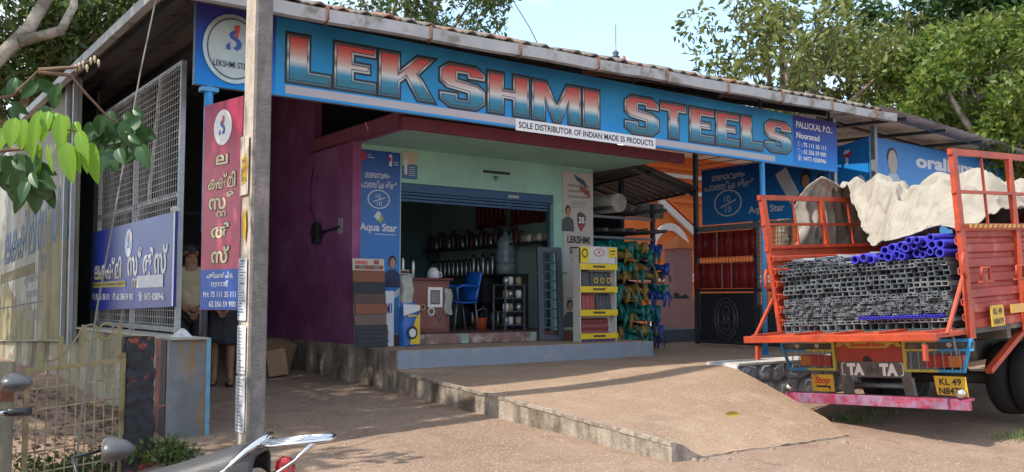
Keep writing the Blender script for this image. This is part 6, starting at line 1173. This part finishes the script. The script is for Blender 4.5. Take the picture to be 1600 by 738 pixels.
c = along(1420, 125, 23); tree('olive_tree', 'olive green tree between the airy tree and the bright one behind the shed', (c.x, c.y + .6, .4), c, (2.6, 2.3, 1.7), 55, 140, .20, L_OLIVE, BARK, 'trees behind the shed', (.35, .7), 10, .2)
c = along(1520, 15, 25); tree('dark_tree', 'tall dark green tree crowning above the bright one behind the shed', (c.x, c.y + .6, .4), c, (3.2, 2.8, 1.75), 75, 230, .24, L_DARK, BARK, 'trees behind the shed', (.5, .9), 12, .28)
c = along(1555, 150, 19); tree('bright_tree', 'sunlit yellow green tree over the side shed roof', (c.x + .6, c.y + .8, .4), c, (2.1, 2.1, 1.55), 80, 230, .18, L_BRIGHT, BARKP, 'trees behind the shed', (.3, .65), 10, .22)
c = along(660, -14, 23); tree('pale_tree', 'grey green treetop showing over the middle of the tiled roof', (c.x, c.y + 3, .4), c, (2.5, 2.2, 1.5), 55, 110, .18, L_MID, BARK, None, (.35, .65), 10, .22)
c = along(40, 25, 22); tree('leafy_tree', 'dense dark leafed tree beyond the left edge of the roof', (c.x - .4, c.y + .8, .2), c, (4.2, 3, 2.4), 130, 200, .22, L_MID, BARKP, None, (.4, .8), 8, .25)
# leaning pale limb of the roadside tree, with its near sprays of large leaves
def big_leaf(base, d, L_, W_, mat, parent, curl=.25, name='leaf'):
    d = Vector(d).normalized(); s = d.cross(-_f).normalized(); nm = s.cross(d)
    def fn(u, v):
        w = W_ * (math.sin(math.pi * min(1, u ** .85)) ** .75) * (1 - .25 * u) * .5; q = v - .5
        return base + d * (L_ * u) + s * (2 * q * w) + nm * (-curl * L_ * u * u + .32 * w * abs(2 * q) + .012 * L_ * math.sin(u * 40) * abs(q))
    b = MB(); b.grid(fn, 14, 6); return b.build(name, mat, parent, fix=False)
def bigleafmat(name, c, c2, trans): 
    m = leafmat(name, c, c2, trans); b = m.node_tree.nodes['Principled BSDF']; b.inputs['Roughness'].default_value = .38; return m
LG = bigleafmat('young_leaf', (.14, .30, .02), (.24, .42, .04), .5); LD = bigleafmat('mature_leaf', (.02, .065, .018), (.04, .11, .03), .25)
rb_ = along(-60, 150, 6.0); rt = thing('roadside_tree', 'pale barked roadside tree leaning in with bright drooping young leaves and darker old ones', 'tree', (rb_.x - 1.6, rb_.y + .3, ground_h(rb_.x - 1.6, rb_.y)))
b = MB(); b.tube([(rb_.x - 1.6, rb_.y + .3, -.1), (rb_.x - 1.45, rb_.y + .3, 1.2), along(-190, 190, 6.3), along(-30, 118, 6.6), along(45, 45, 6.9), along(90, -30, 7.2), along(120, -90, 7.4)], [.14, .12, .085, .055, .048, .045, .04], 10); b.build('trunk', BARKP, rt)
b = MB(); b.tube([along(30, 66, 6.8), along(95, 48, 7.0), along(115, 10, 7.2), along(112, -40, 7.4)], [.04, .036, .032, .03], 8); b.build('limb', BARKP, rt)
for pts in ([along(-90, 200, 6.0), along(-20, 238, 5.6), along(40, 232, 5.3), (along(80, 200, 5.2)), along(120, 205, 5.2)], [along(-40, 160, 6.0), along(20, 150, 5.8), along(60, 110, 5.8)], [along(60, 110, 5.9), along(120, 105, 6.0), along(150, 90, 6.0)], [along(60, 112, 5.9), along(110, 118, 6.0), along(128, 140, 6.1), along(170, 185, 6.2), along(215, 205, 6.3)], [along(-20, 242, 5.6), along(30, 275, 5.5), along(65, 305, 5.5)]):
    b = MB(); b.tube(pts, [.016 * (1 - .7 * i / (len(pts) - 1)) for i in range(len(pts))], 6); b.build('twig', M('twig_brown', (.16, .10, .06), .8, var=.2), rt)
for px, py, tx, ty, w in ((24, 184, 14, 222, 30), (38, 186, 30, 225, 26), (8, 200, -6, 232, 26), (64, 172, 50, 222, 24), (58, 176, 46, 240, 20), (76, 174, 70, 200, 22), (80, 178, 64, 215, 20), (96, 178, 92, 228, 26), (104, 180, 96, 225, 22), (62, 224, 50, 282, 22), (74, 226, 78, 262, 10), (104, 222, 108, 275, 30), (100, 222, 95, 250, 18), (118, 190, 122, 214, 18), (124, 204, 132, 240, 24), (130, 222, 132, 262, 18), (142, 222, 147, 276, 26), (112, 228, 120, 262, 20), (88, 176, 84, 205, 22), (34, 196, 40, 232, 18)):
    D_ = 5.2 + rnd.uniform(-.12, .12); a, e = along(px, py, D_), along(tx, ty, D_ - .05); big_leaf(a, e - a, (e - a).length * 1.18, w * 1.05 * D_ / F_PX, LG, rt, .18)
for k in range(100):
    zone = rnd.choice([0, 0, 1, 1, 1, 2, 3])
    px, py = [(rnd.uniform(0, 60), rnd.uniform(240, 285)), (rnd.uniform(140, 228), rnd.uniform(168, 240)), (rnd.uniform(40, 88), rnd.uniform(258, 305)), (rnd.uniform(0, 100), rnd.uniform(120, 168))][zone]; D_ = [5.4, 6.25, 5.5, 5.9][zone] + rnd.uniform(-.15, .15)
    a = along(px, py, D_); L_ = rnd.uniform(.10, .18); an = rnd.uniform(-2.6, -.5); big_leaf(a, _r * math.cos(an) + Vector((0, 0, math.sin(an))) + _f * rnd.uniform(-.5, .5), L_, L_ * rnd.uniform(.5, .7), LD, rt, rnd.uniform(.05, .35))
for k in range(7): a = along(118 + k * 6, 106 - 3 * (k % 3) - (k > 3) * 8, 6.0); b = MB(); b.tube([a - _u * .03, a, a + _u * .02], [.003, .010, .006], 6); b.build('bud', M('bud_cream', (.45, .38, .25), .7), rt)
cl_ = []  # out-of-view crown, shaped so that it shades the boards on the left
for k in range(190):
    while True:
        q = Vector((rnd.uniform(-1, 1), rnd.uniform(-1, 1), rnd.uniform(-1, 1)))
        if q.length < 1: break
    cl_.append((Vector((-2.7 + q.x * 2.7, 12.8 + q.y * 5.0, 7.6 + q.z * 2.9)), rnd.uniform(.45, .8)))
for k in range(34): cl_.append((Vector((rnd.uniform(-2.8, -1.5), rnd.uniform(5.9, 9.2), rnd.uniform(2.6, 5.3))), rnd.uniform(.3, .55)))  # unseen low leaf clusters, added to shade the gate and wall
b = MB(); b.tube([along(-190, 190, 6.3), (-1.9, 8.2, 4.6), (-2.5, 10.0, 6.4), (-2.7, 11.6, 7.8)], [.10, .10, .08, .05], 8); b.build('limb', BARKP, rt)
leaf_cloud('crown', cl_, 150, .24, L_MID, rt)
# ---------------------------------------------------------------- wires, mast, stay
b = MB(); b.tube([at(252, -40, Y=7.6), at(220, 110, Y=7.4), at(180, 330, Y=7.0), at(152, 480, Y=6.7), at(128, 640, Y=6.35), Vector((at(112, 738, Y=6.15).x, 6.15, ground_h(.9, 6.15) - .02))], .0065, 6); tag(b.build('stay_wire', M('stay_grey', (.15, .145, .11), .6, metal=.3)), 'grey stay wire slanting down to the ground beside the small gate', 'wire')
b = MB(); b.tube([along(780, -40, 20), along(806, 8, 20.2), along(828, 44, 20.6), along(842, 72, 21)], .012, 5); tag(b.build('service_wire', M('wire_grey', (.3, .3, .3), .6)), 'thin wire dropping to the roof beside the pale treetop', 'wire')
mast = along(962, 92, 17.5); mt_ = thing('lightning_mast', 'thin mast with dark finial on the roof ridge', 'mast', (mast.x, mast.y, 4.6)); b = MB(); b.tube([(mast.x, mast.y, 4.6), (mast.x, mast.y, mast.z + .66)], .014, 6); b.build('rod', STEELG, mt_); b = MB(); b.lathe([(.05, 0), (.09, .03), (.04, .07), (.07, .11), (.02, .16)], Matrix.Translation((mast.x, mast.y, mast.z)), 10); b.build('finial', STEELD, mt_)
q = along(975, 92, 17.5); b = MB(); b.lathe([(.045, -.5), (.04, 0), (.02, .06)], Matrix.Translation(q), 8); tag(b.build('red_finial', M('red_clay', (.45, .08, .05), .6)), 'small red ridge finial beside the mast', 'finial')
# ---------------------------------------------------------------- ground litter
GRS = leafmat('grass_blades', (.05, .11, .02), (.16, .24, .04), .3)
for px, py, n, s in ((1335, 656, 130, .10), (1590, 676, 110, .10), (1365, 648, 60, .08), (235, 725, 80, .12)):
    g0 = at(px, py, z=.05); base = Vector((g0.x, g0.y, ground_h(g0.x, g0.y))); b = MB()
    for k in range(n):
        x, y = base.x + rnd.gauss(0, .14), base.y + rnd.gauss(0, .14); z0 = ground_h(x, y) - .004; h = s * rnd.uniform(.5, 1.2); a = rnd.uniform(0, 6.28); dx, dy = math.cos(a), math.sin(a); l = h * rnd.uniform(.1, .6)
        b.add([(x - dy * .004, y + dx * .004, z0), (x + dy * .004, y - dx * .004, z0), (x + dx * l * .5, y + dy * l * .5, z0 + h * .7), (x + dx * l, y + dy * l, z0 + h)], [(0, 1, 2), (2, 3, 0)])
    o = b.build('grass_tuft', GRS, fix=False); o['kind'] = 'stuff'; o['label'] = 'small tuft of green grass in the roadside dirt'; o['category'] = 'grass'
v_ = [ramp_pt(i / 40, j / 50) for i in range(41) for j in range(51)]
best = min(v_, key=lambda p: (Vector(((p - Vector((0, 0, CAM_Z))).normalized())) - ray(1140, 653).normalized()).length)
big_leaf(best + Vector((-.06, .03, .02)), (.9, -.3, .02), .16, .075, M('dry_leaf', (.40, .30, .05), .7, var=.2), thing('fallen_leaf', 'single yellow fallen leaf lying on the concrete ramp', 'leaf', best), .0)
b = MB()
for k in range(900):
    x, y = rnd.uniform(2.9, 13), rnd.uniform(3.2, 9.8)
    if XR - .1 < x < 9.0 and y > 5.0: continue
    r_ = rnd.choice([.004, .005, .006, .008, .011]); z0 = ground_h(x, y); P_ = [(x + r_ * rnd.uniform(.7, 1.3) * math.cos(a), y + r_ * rnd.uniform(.7, 1.3) * math.sin(a), z0) for a in (0, 1.57, 3.14, 4.71)]
    b.add(P_ + [(x, y, z0 + r_ * .9)], [(0, 1, 4), (1, 2, 4), (2, 3, 4), (3, 0, 4)])
o = b.build('pebbles', M('pebble', (.40, .32, .26), .9, var=.3, scale=40), local=True, fix=False); o['kind'] = 'stuff'; o['label'] = 'loose small pebbles scattered over the dirt yard'; o['category'] = 'pebbles'

b = MB()
for k in range(1500):
    x, y = rnd.uniform(.5, 2.42), rnd.uniform(7.35, 10.5)
    z0 = ground_h(x, y) + .004 + .02 * rnd.random(); a = rnd.uniform(0, 6.28); l = rnd.uniform(.03, .08); dx, dy = math.cos(a) * l, math.sin(a) * l
    b.add([(x, y, z0), (x + dx * .5 - dy * .3, y + dy * .5 + dx * .3, z0 + .012 * rnd.random()), (x + dx, y + dy, z0 + .02 * rnd.random()), (x + dx * .5 + dy * .3, y + dy * .5 - dx * .3, z0 + .012 * rnd.random())], [(0, 1, 2, 3)])
o = b.build('leaf_litter', leafmat('dry_litter', (.045, .028, .015), (.19, .115, .055), .1), local=True, fix=False); o['kind'] = 'stuff'; o['label'] = 'brown dry leaf litter on the bank behind the small gate'; o['category'] = 'leaf litter'
wd_ = thing('weed_clump', 'low green weeds at the foot of the black gate pier', 'plant', (2.1, 7.25, ground_h(2.1, 7.25)))
leaf_cloud('foliage', [(Vector((2.08 + rnd.gauss(0, .12), 7.22 + rnd.gauss(0, .10), ground_h(2.1, 7.2) + rnd.uniform(.0, .12))), .09) for k in range(16)], 34, .06, L_MID, wd_)
wd_ = thing('weed_clump', 'low green weeds behind the wire of the small gate', 'plant', (1.4, 7.5, ground_h(1.4, 7.5)))
leaf_cloud('foliage', [(Vector((rnd.uniform(1.15, 1.75), 7.5 + rnd.gauss(0, .1), ground_h(1.4, 7.5) + rnd.uniform(.0, .10))), .08) for k in range(16)], 30, .06, L_MID, wd_)
for o in bpy.data.objects:
    if '_o' in o: del o['_o']
